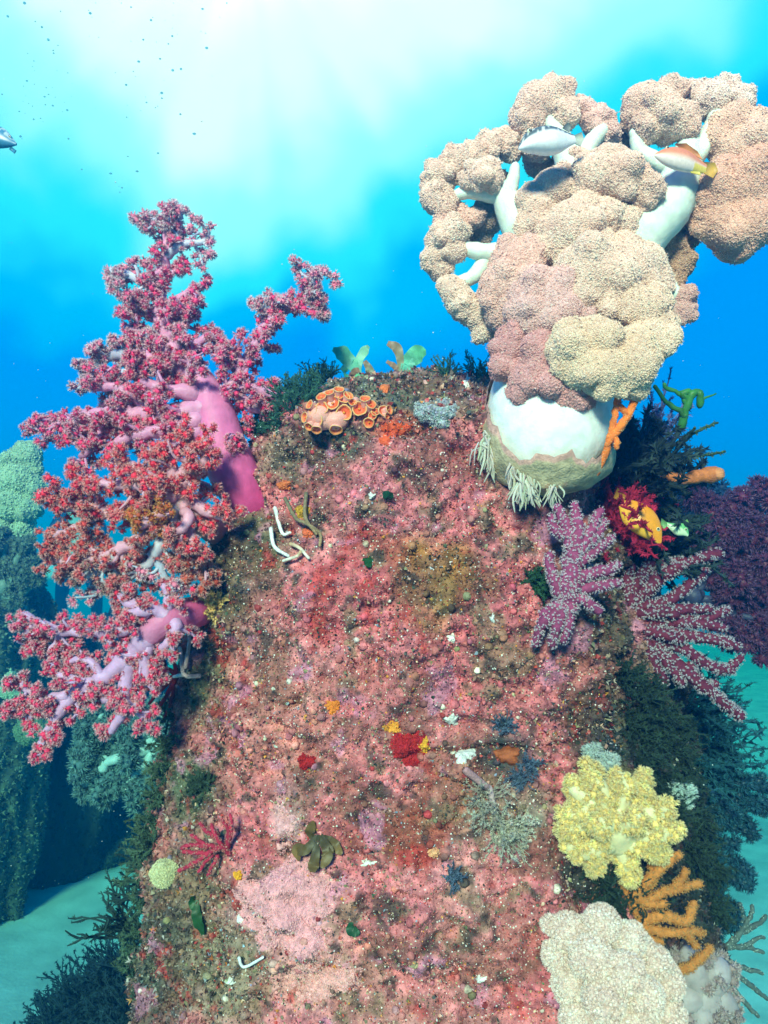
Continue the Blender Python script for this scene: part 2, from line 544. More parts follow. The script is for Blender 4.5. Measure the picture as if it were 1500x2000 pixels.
# patches of crust on the pillar, some dark ones painted shade: x, y, rx, ry, colour, weight
PATCH = [(555, 1790, 110, 150, (.82, .33, .36), 1.4), (560, 1590, 40, 90, (.80, .40, .42), 1.0), (570, 1800, 130, 150, (.82, .34, .36), 1.2), (640, 1900, 120, 90, (.75, .30, .27), .9),
         (850, 1130, 110, 90, (.42, .17, .05), 1.3), (740, 1080, 60, 50, (.36, .07, .045), .8), (860, 1180, 40, 60, (.30, .24, .03), .7),
         (1050, 1330, 110, 100, (.55, .14, .15), 1.0), (660, 1170, 140, 90, PINK, .9), (760, 960, 160, 70, (.60, .17, .20), 1.0), (500, 1330, 90, 120, (.55, .17, .16), .6),
         (560, 1450, 150, 130, (.60, .19, .17), .9), (930, 1530, 110, 90, (.30, .10, .06), .8), (780, 1620, 130, 70, (.33, .08, .055), 1.1), (980, 1270, 60, 100, (.5, .12, .12), .7),
         (1000, 1480, 70, 60, (.06, .06, .06), 1.2), (1020, 1590, 70, 80, (.22, .20, .15), .9), (480, 1060, 90, 80, (.15, .115, .06), 1.2),  # grey-black entry: a hollow's darkness painted as crust colour
         (420, 1150, 70, 90, (.16, .14, .08), 1.2), (390, 1320, 50, 120, (.15, .13, .075), 1.2), (370, 1540, 80, 90, (.10, .105, .06), 1.4), (360, 1750, 90, 150, (.24, .14, .09), 1.0),
         (470, 1060, 60, 40, (.10, .08, .05), .8), (640, 860, 90, 50, (.13, .11, .08), 1.3), (560, 900, 70, 60, (.20, .13, .09), 1.2),
         (800, 770, 230, 60, (.15, .15, .10), 1.4), (780, 830, 60, 30, (.5, .12, .05), .8), (900, 780, 60, 40, (.30, .13, .12), .9), (720, 760, 80, 30, (.14, .15, .10), 1.0),
         (1200, 1200, 60, 300, (.12, .075, .05), 1.4), (1180, 1420, 110, 110, (.13, .06, .045), 1.4), (1260, 1500, 110, 260, (.035, .045, .04), 2.0), (1330, 1650, 100, 400, (.02, .03, .03), 2.5),  # dark turf with the right flank's shade painted in
         (1150, 1700, 90, 90, (.05, .045, .04), 1.2), (300, 1900, 80, 140, (.10, .09, .065), 1.5), (450, 1900, 90, 110, (.24, .19, .12), .9), (900, 1850, 120, 110, (.55, .18, .17), .7),  # near-black first entry: painted shade under the yellow coral
         (1010, 1830, 60, 90, (.4, .13, .11), .6), (760, 1990, 120, 50, (.42, .19, .15), .6), (1060, 1020, 50, 60, (.22, .06, .05), .9), (690, 1330, 110, 60, (.45, .15, .13), .5)]
def crust(p):
    x, y, d = project(p)
    n1, n2, n3, n4 = fbm(p, 9, 4, 41), fbm(p, 30, 4, 51), fbm(p, 80, 3, 61), fbm(p, 16, 4, 71)
    c = PINK[None] * (1 - np.clip(.5 + 1.1 * n1, 0, 1))[:, None] + ROSE[None] * np.clip(.5 + 1.1 * n1, 0, 1)[:, None]
    for px, py, rx, ry, col, w in PATCH:
        r = ((x - px) / rx) ** 2 + ((y - py) / ry) ** 2
        g = np.clip((1.35 - r + 1.1 * n2 + .8 * n1) * 0.9, 0, 1) * min(w, 1.0)
        c = c * (1 - g)[:, None] + np.asarray(col)[None] * g[:, None]
    def blendin(c, col, m):
        return c * (1 - m)[:, None] + np.asarray(col)[None] * m[:, None]
    c = blendin(c, BROWN, np.clip((n4 - .11) * 3.0, 0, .65))
    c = blendin(c, RED, np.clip((n2 * 1.0 + n1 * .5 - .30) * 5, 0, .8))
    c = blendin(c, OLIVE, np.clip((-n2 - n4 * .6 - .22) * 4, 0, .65))
    c = blendin(c, DARK, np.clip((-n3 - n2 * .6 - .26) * 4, 0, .75))
    c = blendin(c, MAG, np.clip((fbm(p, 25, 3, 91) - .34) * 6, 0, .6))
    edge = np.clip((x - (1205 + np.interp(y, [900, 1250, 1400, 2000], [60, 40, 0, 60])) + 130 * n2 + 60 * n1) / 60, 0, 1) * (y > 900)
    c = blendin(c, (.022, .03, .026), edge * .93)  # right flank: dark turf plus shade painted into the colour
    return np.clip(c, 0.01, .9)
pillar = thing('reef_pillar', 'thick pillar crusted with pink and red algae filling the middle of the picture', 'reef pillar', (RV[:, 0].mean(), PD, 0.0))
_mb = MB()
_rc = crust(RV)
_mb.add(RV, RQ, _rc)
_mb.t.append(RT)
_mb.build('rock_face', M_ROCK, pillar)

def turf():
    v, f = RV, RTRI
    cen = v[f].mean(1)
    x, y, d = project(cen)
    near = (cen[:, 2] > 0.7) & (cen[:, 1] < PD + 0.12)
    N = 230000
    p, n, idx = sample_tris(v, f, N, near.astype(float))
    if (n @ FWD).mean() > 0: n = -n
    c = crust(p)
    x, y, d = project(p)
    r = rng.random(N)
    reg = fbm(p, 14, 3, 201)
    def setc(mask, col, a=.3):
        k = mask.sum()
        c[mask] = vary(col, k, a)
    c *= (1 + .30 * rng.normal(0, 1, (N, 1))) * (1 + .10 * rng.normal(0, 1, (N, 3)))
    setc(r < .075, (.84, .72, .66), .12)
    setc((r > .075) & (r < .15), (.04, .045, .035), .4)
    setc((r > .16) & (r < .25), (.40, .05, .04), .35)
    setc((r > .25) & (r < .33), (.24, .20, .11), .3)
    setc((r > .33) & (r < .39), (.66, .40, .30), .2)
    setc((r > .39) & (r < .41) & (reg > -.1), (.80, .30, .05), .2)
    setc((r > .41) & (r < .425), (.34, .40, .50), .2)
    setc((r > .425) & (r < .43), (.05, .14, .05), .3)
    dk = np.clip((x - 1175) / 60 + .8 * reg, 0, 1) * (p[:, 2] < 1.42)  # flakes here take on the right flank's painted shade
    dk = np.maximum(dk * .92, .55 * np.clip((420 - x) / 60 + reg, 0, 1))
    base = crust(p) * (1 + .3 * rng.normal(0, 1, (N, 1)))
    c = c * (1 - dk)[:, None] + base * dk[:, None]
    c = np.clip(c, .008, .9)
    kind = rng.random(N)
    kind[(c.min(1) > .5) & (kind > .5)] = .2
    rough_zone = np.clip(.35 - ((x - 560) / 200) ** 2 * 0 + .5 * fbm(p, 7, 3, 77) + .5 * ((x < 440) | (y < 850) | (x > 1150)), 0.15, 1.0)
    mb = MB()
    s = (0.0013 + 0.0019 * rng.random(N) ** 2.5)
    k = kind < .50
    scatter(mb, T_OCT, p[k], n[k], s[k] * 1.05, c[k] * .9, np.clip(c[k] * 1.15, 0, .95), .4)
    k = (kind >= .50) & (kind < .80)
    scatter(mb, T_LEAF, p[k], n[k], s[k] * (1.1 + 1.3 * rough_zone[k]), c[k] * .8, np.clip(c[k] * 1.2, 0, .95), .8)
    k = (kind >= .80)
    scatter(mb, T_SPIKE, p[k], n[k], s[k] * (1.2 + 2.2 * rough_zone[k]), c[k] * .8, np.clip(c[k] * 1.2, 0, .95), .6)
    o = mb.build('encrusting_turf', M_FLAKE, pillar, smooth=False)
    o['kind'] = 'stuff'
turf()
def knobs():
    v, f = RV, RTRI
    cen = v[f].mean(1)
    x, y, d = project(cen)
    near = (cen[:, 2] > 0.7) & (cen[:, 1] < PD + 0.05) & (x < 1230)
    N = 3000
    p, n, _ = sample_tris(v, f, N, near.astype(float))
    if (n @ FWD).mean() > 0: n = -n
    keep = fbm(p, 11, 3, 303) > -.08
    p, n = p[keep], n[keep]; N = len(p)
    iv, jf = ico(1)
    tm = (iv * (1 + .5 * fbm(iv, 1.7, 2, 4))[:, None] * np.array([1, .85, .7]), jf, np.clip(iv[:, 2], 0, 1))
    c = crust(p) * (1 + .22 * rng.normal(0, 1, (N, 1))) * (1 + .10 * rng.normal(0, 1, (N, 3)))
    r = rng.random(N)
    c[r < .05] = vary((.70, .55, .45), (r < .05).sum(), .15); c[(r > .05) & (r < .10)] = vary((.42, .05, .05), ((r > .05) & (r < .10)).sum(), .2)
    c[(r > .10) & (r < .16)] = vary((.30, .24, .13), ((r > .10) & (r < .16)).sum(), .2)
    mb = MB(); scatter(mb, tm, p, n, .0022 + .0052 * rng.random(N) ** 2.2, np.clip(c * .95, .01, .9), np.clip(c * 1.1, .01, .9), .3)
    o = mb.build('coralline_knobs', M_ROCK, pillar); o['kind'] = 'stuff'
knobs()
#@@OBJECTS
# ================================================================== GENERIC GROWERS
_bv, _bf = ico(2)
T_BALL = (_bv * (1 + .12 * fbm(_bv, 3, 2, 5))[:, None], _bf, (_bv[:, 2] + 1) / 2)
def px3(pts, d, dz=None):
    """(x, y) or (x, y, forward offset in pixels) around the distance d -> points in the place"""
    return np.array([P(p[0], p[1], d + (p[2] if len(p) > 2 else 0) * U(d)) for p in pts])

def polyp_tuft(mb, c, axis, R, n, c0, c1, tmpl=T_CARN, spread=1.0, hgt=0.75):
    n = int(n * 1.0)
    d = nz(rng.normal(0, 1, (n, 3)) + nz(axis) * 0.55 / spread)
    k = rng.uniform(.75, 1.2)
    scatter(mb, T_BALL, np.array([c]), np.array([axis]), R * .52, np.asarray(c0) * k, np.asarray(c0) * k * 1.1)
    p = c + d * (R * 0.42)
    scatter(mb, tmpl, p, d, R * hgt * .95 * (0.7 + .5 * rng.random(n)), vary(np.asarray(c0) * k, n, .22), vary(np.asarray(c1), n, .12), .25)

def grow_twigs(mbb, mbp, path, rad, u, col_br, c0, c1, step=24, tlen=(22, 46), cl=(15, 21), npol=24, sub=2, dens=1.0, toward=0.35, tmpl=T_CARN, start=0.12, endtuft=True):
    """twigs with tufts of polyps along a branch; lengths in pixels, u metres per pixel"""
    L = np.concatenate([[0], np.cumsum(np.linalg.norm(np.diff(path, axis=0), axis=1))])
    tot = L[-1]
    tan = nz(np.gradient(path, axis=0))
    s = tot * start
    while s < tot:
        i = min(np.searchsorted(L, s), len(path) - 1)
        p, t, r = path[i], tan[i], rad[i]
        fr = s / tot
        for _ in range(1 + (rng.random() < dens - 1)):
            if rng.random() > dens: continue
            a = nz(np.cross(t, rng.normal(0, 1, 3)))
            a = nz(a + t * rng.uniform(.15, .9) - FWD * toward * rng.random())
            ln = rng.uniform(*tlen) * u * (1 - .35 * fr) + r * .7
            m = 7
            tw = smooth_path([p, p + a * ln * .55 + rng.normal(0, 1, 3) * ln * .08, p + nz(a + rng.normal(0, .3, 3)) * ln], m)
            tube(mbb, tw, np.linspace(max(r * .42, 3.6 * u), 2.2 * u, m), col_br * rng.uniform(.92, 1.06), 6)
            kk = rng.uniform(.85, 1.2)
            for i2 in range(2, m):
                for _k in range(1 + (i2 > 4)):
                    b = nz(nz(rng.normal(0, 1, 3)) + a * (.2 + .25 * (i2 == m - 1)))
                    q0 = tw[i2]; q1 = q0 + b * rng.uniform(6, 13) * u
                    tube(mbb, np.array([q0, (q0 + q1) / 2, q1]), np.array([2.2, 1.9, 1.6]) * u, col_br, 4)
                    polyp_tuft(mbp, q1, b, rng.uniform(*cl) * u, npol, np.asarray(c0) * kk, c1, tmpl)
        if rng.random() < .5 * dens:
            a = nz(np.cross(t, rng.normal(0, 1, 3)) - FWD * toward)
            polyp_tuft(mbp, p + a * r, a, rng.uniform(*cl) * u * .85, npol, c0, c1, tmpl)
        s += step * u * rng.uniform(.7, 1.3)
    if endtuft:
        for k in range(3):
            b = nz(tan[-1] + rng.normal(0, .5, 3))
            polyp_tuft(mbp, path[-1] + b * 6 * u, b, rng.uniform(*cl) * u, npol, c0, c1, tmpl)

def carnation(name, label, cat, d, trunk, col_tr, col_br, c0, c1, branches=(), group=None, **kw):
    """trunk: [(x,y,dz,r)], branches: list of ([(x,y,dz)...], r0, r1, optional colour override)"""
    u = U(d)
    root = thing(name, label, cat, P(trunk[0][0], trunk[0][1], d), group)
    mb = MB()
    pts = smooth_path(px3([t[:3] for t in trunk], d), 22)
    rr = np.interp(np.linspace(0, 1, 22), np.linspace(0, 1, len(trunk)), [t[3] for t in trunk]) * u
    ct = np.linspace(0, 1, 22)[:, None]
    cc = np.asarray(col_tr[0])[None] * (1 - ct) + np.asarray(col_tr[1])[None] * ct
    tube(mb, pts, rr, cc, 20, .02)
    mb.build('trunk', M_FLESH, root)
    for b in branches:
        line, r0, r1 = b[:3]
        o = b[3] if len(b) > 3 else {}
        path = px3(line, d)
        n = max(8, int(np.linalg.norm(np.diff(path, axis=0), axis=1).sum() / (9 * u)))
        path = smooth_path(path, n)
        path[1:] += rng.normal(0, 1.6 * u, (n - 1, 3))
        rad = np.linspace(r0 * .82, r1 * .82, n) * u * (1 + .10 * rng.normal(0, 1, n))
        mbb, mbp = MB(), MB()
        cb = np.asarray(o.get('br', col_br))
        tube(mbb, path, rad, cb, 10, .05)
        k = dict(kw); k.update(o.get('kw', {}))
        grow_twigs(mbb, mbp, path, rad, u, cb, o.get('c0', c0), o.get('c1', c1), **k)
        bo = mbb.build('branch', M_FLESH, root)
        mbp.build('polyps', M_POLYP, bo, smooth=False)
    return root

def finger_colony(name, label, cat, d, fingers, col, dot, u=None, r=(9, 7), group=None, dotr=3.4, sp=8.5, material=None, tmpl=None, part='finger', halo=True):
    """knobbly finger branches dotted with polyps; fingers: list of [(x,y,dz)...] or ([(x,y,dz)...], r0, r1)"""
    u = u or U(d)
    root = thing(name, label, cat, P(*fingers[0][0][:2], d) if not isinstance(fingers[0], tuple) else P(*fingers[0][0][0][:2], d), group)
    for fg in fingers:
        line, r0, r1 = fg if isinstance(fg, tuple) else (fg, r[0], r[1])
        path = px3(line, d)
        ln = np.linalg.norm(np.diff(path, axis=0), axis=1).sum()
        n = max(6, int(ln / (6 * u)))
        path = smooth_path(path, n); path[1:] += rng.normal(0, .8 * u, (n - 1, 3))
        rad = np.linspace(r0, r1, n) * u * (1 + .07 * rng.normal(0, 1, n))
        mb = MB()
        tube(mb, path, rad, np.asarray(col) * rng.uniform(.85, 1.15), 10, .06)
        bo = mb.build(part, material or M_SPONGE, root)
        if dot is not None:
            v, t, c = mb.tris()
            area = ln * 2 * math.pi * (r0 + r1) / 2 * u
            m = int(area / (sp * u) ** 2)
            p, nn, _ = sample_tris(v, t, m)
            md = MB()
            cen = path[np.argmin(((p[:, None] - path[None]) ** 2).sum(-1), 1)]
            nn = nz(p - cen)
            scatter(md, T_OCT, p, nn, dotr * u * (.8 + .4 * rng.random(m)), vary(dot, m, .1), None, .1)
            if halo:
                scatter(md, tmpl or T_FUZZS, p, nn, dotr * u * 1.7, vary(np.asarray(dot) * .6, m, .2), vary(np.asarray(dot) * .8, m, .1), .2)
            md.build('polyps', M_POLYP, bo, smooth=False)
    return root

def bush(name, label, cat, base, up, n, length, col, tip, group=None, spread=.8, thick=2.0, u=0.0007, leaf=2, lsize=6, curl=.25, part='frond', material=None, tmpl=T_SPIKE, flat=0):
    """a bush of thin branching fronds"""
    root = thing(name, label, cat, base, group)
    mb = MB()
    up = nz(up)
    for k in range(n):
        a = nz(up + rng.normal(0, spread, 3) * (1 - flat * np.abs(FWD)))
        ln = length * rng.uniform(.55, 1.1)
        q = base + rng.normal(0, length * .10, 3)
        pts = [q]; dirn = a
        for s in range(4):
            dirn = nz(dirn + rng.normal(0, curl, 3)); pts.append(pts[-1] + dirn * ln / 4)
        path = smooth_path(pts, 9)
        c = np.asarray(col) * rng.uniform(.7, 1.3)
        cc = c[None] * (1 - np.linspace(0, 1, 9)[:, None]) + np.asarray(tip)[None] * np.linspace(0, 1, 9)[:, None]
        tube(mb, path, np.linspace(thick, thick * .45, 9) * u, cc, 5)
        for s in range(2, 9):
            if rng.random() < .75:
                b = nz(np.gradient(path, axis=0)[s] * .7 + nz(rng.normal(0, 1, 3)) * rng.uniform(.3, .8) * np.linalg.norm(np.gradient(path, axis=0)[s]))
                e = path[s] + b * ln * rng.uniform(.12, .3)
                tube(mb, np.array([path[s], (path[s] + e) / 2 + rng.normal(0, ln * .01, 3), e]), np.array([.8, .6, .4]) * thick * u, cc[s], 4)
                if leaf:
                    m = leaf * 2
                    pp = path[s] + (e - path[s]) * rng.random((m, 1))
                    scatter(mb, tmpl, pp, np.tile(b, (m, 1)), lsize * u * (.6 + .8 * rng.random(m)), vary(cc[s], m, .25), vary(tip, m, .25), .7)
    mb.build(part, material or M_DARK, root, smooth=False)
    return root

def lobed(root, part, lobes, d, c0, speck, amp=.05, fuzz=.0045, fsz=5.0, sub=4, bump=8, material=None, tmpl=T_OCT, dens=1.0, cvar=.10, k=14.0, bo=.82, brr=(.34, .52), shr=1.0):
    """lumpy lobes: each is a list of (x, y, dz, r) balls that melt into one another"""
    u = U(d)
    for kk, lb in enumerate(lobes):
        col = np.asarray(c0)
        if isinstance(lb, dict):
            col = np.asarray(lb['col']); lb = lb['b']
        sp = [tuple(P(x, y, d + z * u)) + (r * u,) for x, y, z, r in lb]
        R = max(r for *_, r in lb) * u
        if shr != 1: sp = [q[:3] + (q[3] * shr,) for q in sp]
        # extra knobs over each ball so that the outline is a cauliflower's
        ex = []
        for (x, y, z, r) in lb:
            for _ in range(bump):
                a = nz(rng.normal(0, 1, 3))
                rr = r * rng.uniform(*brr)
                ex.append(tuple(P(x, y, d + z * u) + a * (r * bo) * u) + (rr * u,))
        v, f = union_lobe(sp + ex, sub, amp, 2.2 / R, kk, k)
        fb = fbm(v, 1.2 / R, 3, kk + 9)
        c = col[None] * (1 + .16 * fb[:, None])
        mb = MB().add(v, f, c)
        o = mb.build(part, material or M_LOBE, root)
        fn = np.linalg.norm(np.cross(v[f[:, 1]] - v[f[:, 0]], v[f[:, 2]] - v[f[:, 0]]), axis=1) / 2
        n = int(fn.sum() / (fsz * u * .62) ** 2 * dens)
        p, nn, idx = sample_tris(v, f, n)
        b = c[f[idx, 0]] * (1 + cvar * rng.normal(0, 1, (n, 1)))
        b = b * 1.08; tip = np.clip(b * 1.2, 0, .95)
        s = rng.random(n)
        tip[s < .07] = vary(speck, (s < .07).sum(), .1)
        b[s > .93] *= .8
        fm = MB()
        scatter(fm, tmpl, p, nn, fsz * u * (.7 + .6 * rng.random(n)), np.clip(b, .01, .95), tip, .35)
        if tmpl is T_OCT:
            h = n // 24
            scatter(fm, T_FUZZS, p[:h], nn[:h], fsz * u * (.9 + .6 * rng.random(h)), np.clip(b[:h], .01, .95), np.clip(tip[:h] * 1.1, 0, .95), .4)
        fm.build('polyps', M_POLYP, o, smooth=False)

# ================================================================== THE GREAT CREAM CORAL (upper right)
LD = 0.98
def cream_coral():
    d = LD; u = U(d)
    base, bn, _ = hit(1075, 930)
    root = thing('cauliflower_soft_coral', 'huge cream and peach soft coral on a thick white stalk at upper right', 'soft coral', base)
    # stalk
    mb = MB()
    st = [(1068, 890, -10), (1068, 870, -25), (1070, 830, -15), (1082, 770, 5), (1100, 700, 20), (1120, 620, 20), (1130, 540, 10), (1135, 470, 0)]
    sr = [80, 114, 124, 120, 104, 90, 78, 55]
    pts = smooth_path(px3(st, d), 40)
    rr = np.interp(np.linspace(0, 1, 40), np.linspace(0, 1, 8), sr) * u
    cc = np.tile(np.array([.84, .85, .82]), (40, 1))
    tube(mb, pts, rr, cc, 40, .006)
    mb.build('stalk', M_FLESH, root)
    # crusted rind round the foot of the stalk: scalloped upper edge, lower in front
    mb = MB()
    n, m = 72, 22
    ax = smooth_path(px3([(1066, 968, -32), (1067, 930, -34), (1068, 885, -30), (1070, 830, -15), (1082, 770, 5), (1090, 735, 12)], d), 60)
    ar = np.interp(np.linspace(0, 1, 60), [0, .10, .24, .42, .62, .85, 1], [30, 84, 116, 127.5, 129.5, 124, 119]) * u
    tan = nz(np.gradient(ax, axis=0))
    vs, cs = [], []
    for i in range(n):
        a = 2 * math.pi * i / n
        side = math.sin(a)           # -1 towards the viewer
        cosx = math.cos(a)
        e = .31 + .56 * np.clip(side + .75, 0, 1) + .014 * math.sin(7 * a) + .012 * math.sin(13 * a + 1) + .05 * (cosx < -.8) + .035 * (rng.random() - .5)
        for j in range(m):
            s = e * j / (m - 1) * 59
            k = int(min(s, 58)); t = s - k
            c = ax[k] * (1 - t) + ax[k + 1] * t; r = ar[k] * (1 - t) + ar[k + 1] * t
            nn = nz(RGT - tan[k] * (RGT @ tan[k])); bb = nz(np.cross(nn, tan[k]))
            if bb @ FWD < 0: bb = -bb
            th = 1.0 + .014 * (1 - (j / (m - 1)) ** 4)
            vs.append(c + (nn * math.cos(a) + bb * math.sin(a)) * r * th)
            f = j / (m - 1)
            cs.append((.50, .40, .25) if f < .86 else (.62, .34, .28))
    vs = np.array(vs); cs = np.array(cs)
    vs = vs + .0035 * fbm(vs, 55, 4, 7)[:, None] * nz(vs - ax[20])
    kk = fbm(vs, 40, 4, 5); k2 = fbm(vs, 110, 3, 8)
    cs = cs * (1 + .45 * kk[:, None]) * (1 + .4 * k2[:, None])
    cs[kk > .32] = cs[kk > .32] * .5 + np.array([.40, .12, .08]) * .5
    i = np.arange(n)[:, None] * m; j = np.arange(m - 1)[None]; i2 = ((np.arange(n) + 1) % n)[:, None] * m
    f = np.stack([i + j, i2 + j, i2 + j + 1, i + j + 1], -1).reshape(-1, 4)
    mb.add(vs, f, np.clip(cs, .02, .9))
    v, t, c = mb.tris()
    rind = mb.build('foot_rind', M_SPONGE, root)
    # bare branches of the crown
    br = [([(1128, 560, 0), (1060, 500, 0), (1010, 440, -5), (985, 385, 0), (940, 330, 5)], 52, 16), ([(990, 392, 0), (1002, 350, -5), (1006, 325, -5)], 17, 9),
          ([(985, 385, 0), (915, 375, 0), (870, 395, 10)], 18, 9), ([(1060, 540, 10), (1000, 500, 0), (940, 492, -5), (885, 480, 0)], 26, 12),
          ([(1020, 530, 10), (960, 505, 5), (925, 540, 5), (890, 555, 5)], 20, 12), ([(1135, 500, 0), (1120, 400, 10), (1115, 320, 0), (1090, 270, 5), (1060, 220, 5)], 50, 14),
          ([(1118, 330, 0), (1150, 285, 0), (1175, 255, 5)], 22, 14), ([(1180, 520, 0), (1255, 450, -10), (1308, 395, -15), (1335, 330, 0), (1345, 280, 8)], 66, 24),
          ([(1325, 345, -5), (1372, 285, 5), (1400, 220, 10)], 22, 14), ([(1300, 400, -10), (1370, 375, 0), (1430, 340, 5)], 34, 22), ([(1320, 330, 0), (1255, 300, 10), (1240, 260, 10)], 20, 12),
          ([(1225, 640, -35), (1205, 690, -80), (1195, 700, -100)], 30, 14), ([(1240, 540, 20), (1300, 560, 30), (1335, 590, 30)], 24, 12)]
    for line, r0, r1 in br:
        mb = MB()
        path = smooth_path(px3(line, d), 16)
        tube(mb, path, np.linspace(r0, r1, 16) * u * (1 + .04 * rng.normal(0, 1, 16)), (.74, .83, .72), 18, .015)
        mb.build('branch', M_FLESH, root)
    PE, RS = (.89, .57, .46), (.64, .31, .30)
    lob = [
        [(1050, 205, 15, 46), (1085, 190, 20, 36), (1030, 240, 15, 30), (1100, 225, 10, 34), (1045, 275, 25, 34), (1020, 225, 20, 24)],
        {'b': [(1165, 240, 25, 30), (1185, 255, 20, 26), (1140, 215, 30, 26), (1195, 265, 25, 18)], 'col': (0.87, 0.53, 0.46)},
        [(960, 282, 20, 26), (990, 278, 25, 24), (925, 300, 20, 24), (1000, 300, 30, 20)],
        [(893, 318, 10, 32), (860, 340, 10, 30), (848, 385, 15, 30), (870, 405, 5, 24), (845, 355, 20, 22)],
        [(938, 342, -25, 30), (960, 350, -22, 22), (915, 352, -15, 20), (955, 325, -15, 20)],
        {'b': [(905, 430, 25, 26), (930, 425, 25, 20), (870, 430, 15, 26)], 'col': (0.83, 0.49, 0.41)},
        [(862, 470, 5, 32), (885, 455, -10, 30), (850, 500, 10, 26), (890, 490, -5, 24), (860, 525, 15, 22)],
        [(880, 562, 5, 27), (900, 590, 5, 32), (930, 615, 10, 30), (945, 645, 15, 26), (968, 600, 25, 34)],
        [(1080, 370, -20, 42), (1045, 410, -22, 40), (1030, 445, -20, 34), (1110, 360, -5, 26), (1060, 440, -15, 26)],
        [(1165, 345, -50, 46), (1215, 345, -55, 48), (1255, 370, -50, 38), (1150, 380, -40, 34), (1195, 320, -40, 36), (1262, 395, -48, 24)],
        [(1130, 312, -10, 24), (1155, 318, -15, 22)],
        [(1285, 215, 5, 46), (1250, 200, 10, 36), (1320, 235, 0, 40), (1265, 250, 5, 30), (1310, 180, 10, 32), (1240, 235, 20, 24)],
        {'b': [(1390, 195, 20, 38), (1440, 195, 20, 30), (1360, 180, 25, 24), (1420, 170, 25, 24), (1455, 210, 22, 20)], 'col': (0.89, 0.63, 0.54)},
        {'b': [(1435, 245, 5, 44), (1480, 265, 5, 44), (1400, 270, 5, 32), (1450, 300, -5, 52), (1510, 310, 5, 52)], 'col': (0.87, 0.53, 0.41)},
        {'b': [(1400, 380, -10, 48), (1450, 360, -15, 58), (1405, 435, -5, 46), (1455, 440, -10, 56), (1500, 420, 0, 56), (1425, 470, 0, 32), (1375, 410, 5, 32)], 'col': (0.81, 0.45, 0.34)},
        [(1120, 450, -55, 60), (1175, 425, -50, 40), (1090, 480, -45, 44), (1215, 440, -50, 34), (1150, 490, -55, 56), (1230, 475, -45, 26)],
        [(1150, 540, -75, 72), (1215, 535, -70, 66), (1255, 520, -50, 48), (1265, 570, -40, 48), (1190, 590, -80, 52)],
        {'b': [(1000, 515, -40, 44), (980, 560, -35, 46), (1020, 560, -45, 48), (985, 610, -25, 42), (1035, 500, -45, 34)], 'col': (0.85, 0.48, 0.41)},
        {'b': [(1050, 560, -80, 42), (1035, 605, -80, 44), (1085, 590, -88, 48), (1070, 640, -80, 46), (1110, 560, -85, 40), (1120, 630, -80, 44)], 'col': (0.77, 0.45, 0.41)},
        {'b': [(1000, 680, -70, 34), (985, 715, -70, 30), (1015, 650, -65, 30)], 'col': RS},
        {'b': [(1060, 700, -95, 46), (1035, 745, -92, 42), (1085, 745, -108, 48), (1120, 775, -110, 36), (1020, 770, -80, 28), (1140, 790, -105, 24)], 'col': RS},
        {'b': [(1255, 605, -110, 44), (1285, 640, -105, 38), (1230, 600, -110, 34), (1265, 665, -112, 48)], 'col': (0.85, 0.56, 0.43)},
        {'b': [(1115, 685, -150, 46), (1160, 660, -150, 42), (1130, 715, -150, 44), (1180, 720, -155, 46), (1230, 715, -145, 50), (1205, 740, -145, 34), (1240, 680, -135, 44), (1170, 680, -150, 36)], 'col': (0.85, 0.56, 0.41)},
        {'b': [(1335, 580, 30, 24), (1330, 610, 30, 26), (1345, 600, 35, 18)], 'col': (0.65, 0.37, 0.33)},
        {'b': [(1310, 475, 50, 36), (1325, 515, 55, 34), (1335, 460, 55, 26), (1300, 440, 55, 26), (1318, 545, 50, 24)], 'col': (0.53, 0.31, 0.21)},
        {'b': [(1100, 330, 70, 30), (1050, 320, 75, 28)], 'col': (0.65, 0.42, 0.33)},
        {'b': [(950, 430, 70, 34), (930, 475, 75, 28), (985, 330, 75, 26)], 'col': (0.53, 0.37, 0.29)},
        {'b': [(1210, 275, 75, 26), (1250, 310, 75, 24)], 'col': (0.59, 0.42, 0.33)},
    ]
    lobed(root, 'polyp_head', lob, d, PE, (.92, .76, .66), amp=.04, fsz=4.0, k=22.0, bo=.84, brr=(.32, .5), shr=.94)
    return base
cream_coral()

def hanging_tubes(label, spots, d, n):
    root = thing('tube_cluster', label, 'tube sponge', P(*spots[0][:2], d), 'pale tubes hanging from the stalk foot')
    u = U(d)
    for k in range(n):
        x, y, w, l = spots[rng.integers(len(spots))]
        x += rng.uniform(-w, w); y += rng.uniform(-12, 12)
        _, _, dh = hit(x, y + l * .5)
        dd = min(d, dh - 0.004) + rng.normal(0, 4 * u)
        ll = l * rng.uniform(.5, 1.15)
        a = P(x, y, dd); b = P(x + rng.normal(0, 10), y + ll, dd - rng.uniform(0, 8) * u)
        path = smooth_path([a, (a + b) / 2 + rng.normal(0, 4 * u, 3), b], 7)
        mb = MB()
        tube(mb, path, np.array([3, 3.6, 3.8, 3.6, 3, 2.4, 1.3]) * u * rng.uniform(.4, .85), vary((.52, .46, .38), 1, .14)[0], 7, .08)
        mb.build('tube', M_FLESH, root)
hanging_tubes('pale finger tubes hanging left of the cream coral stalk', [(955, 862, 8, 60), (950, 850, 6, 45), (962, 880, 8, 55), (940, 870, 6, 36)], .93, 46)
hanging_tubes('pale finger tubes hanging under the front foot of the cream coral stalk', [(1020, 932, 10, 52), (1040, 944, 12, 44), (1078, 948, 9, 40), (1002, 915, 8, 45), (1028, 936, 12, 52)], .905, 84)

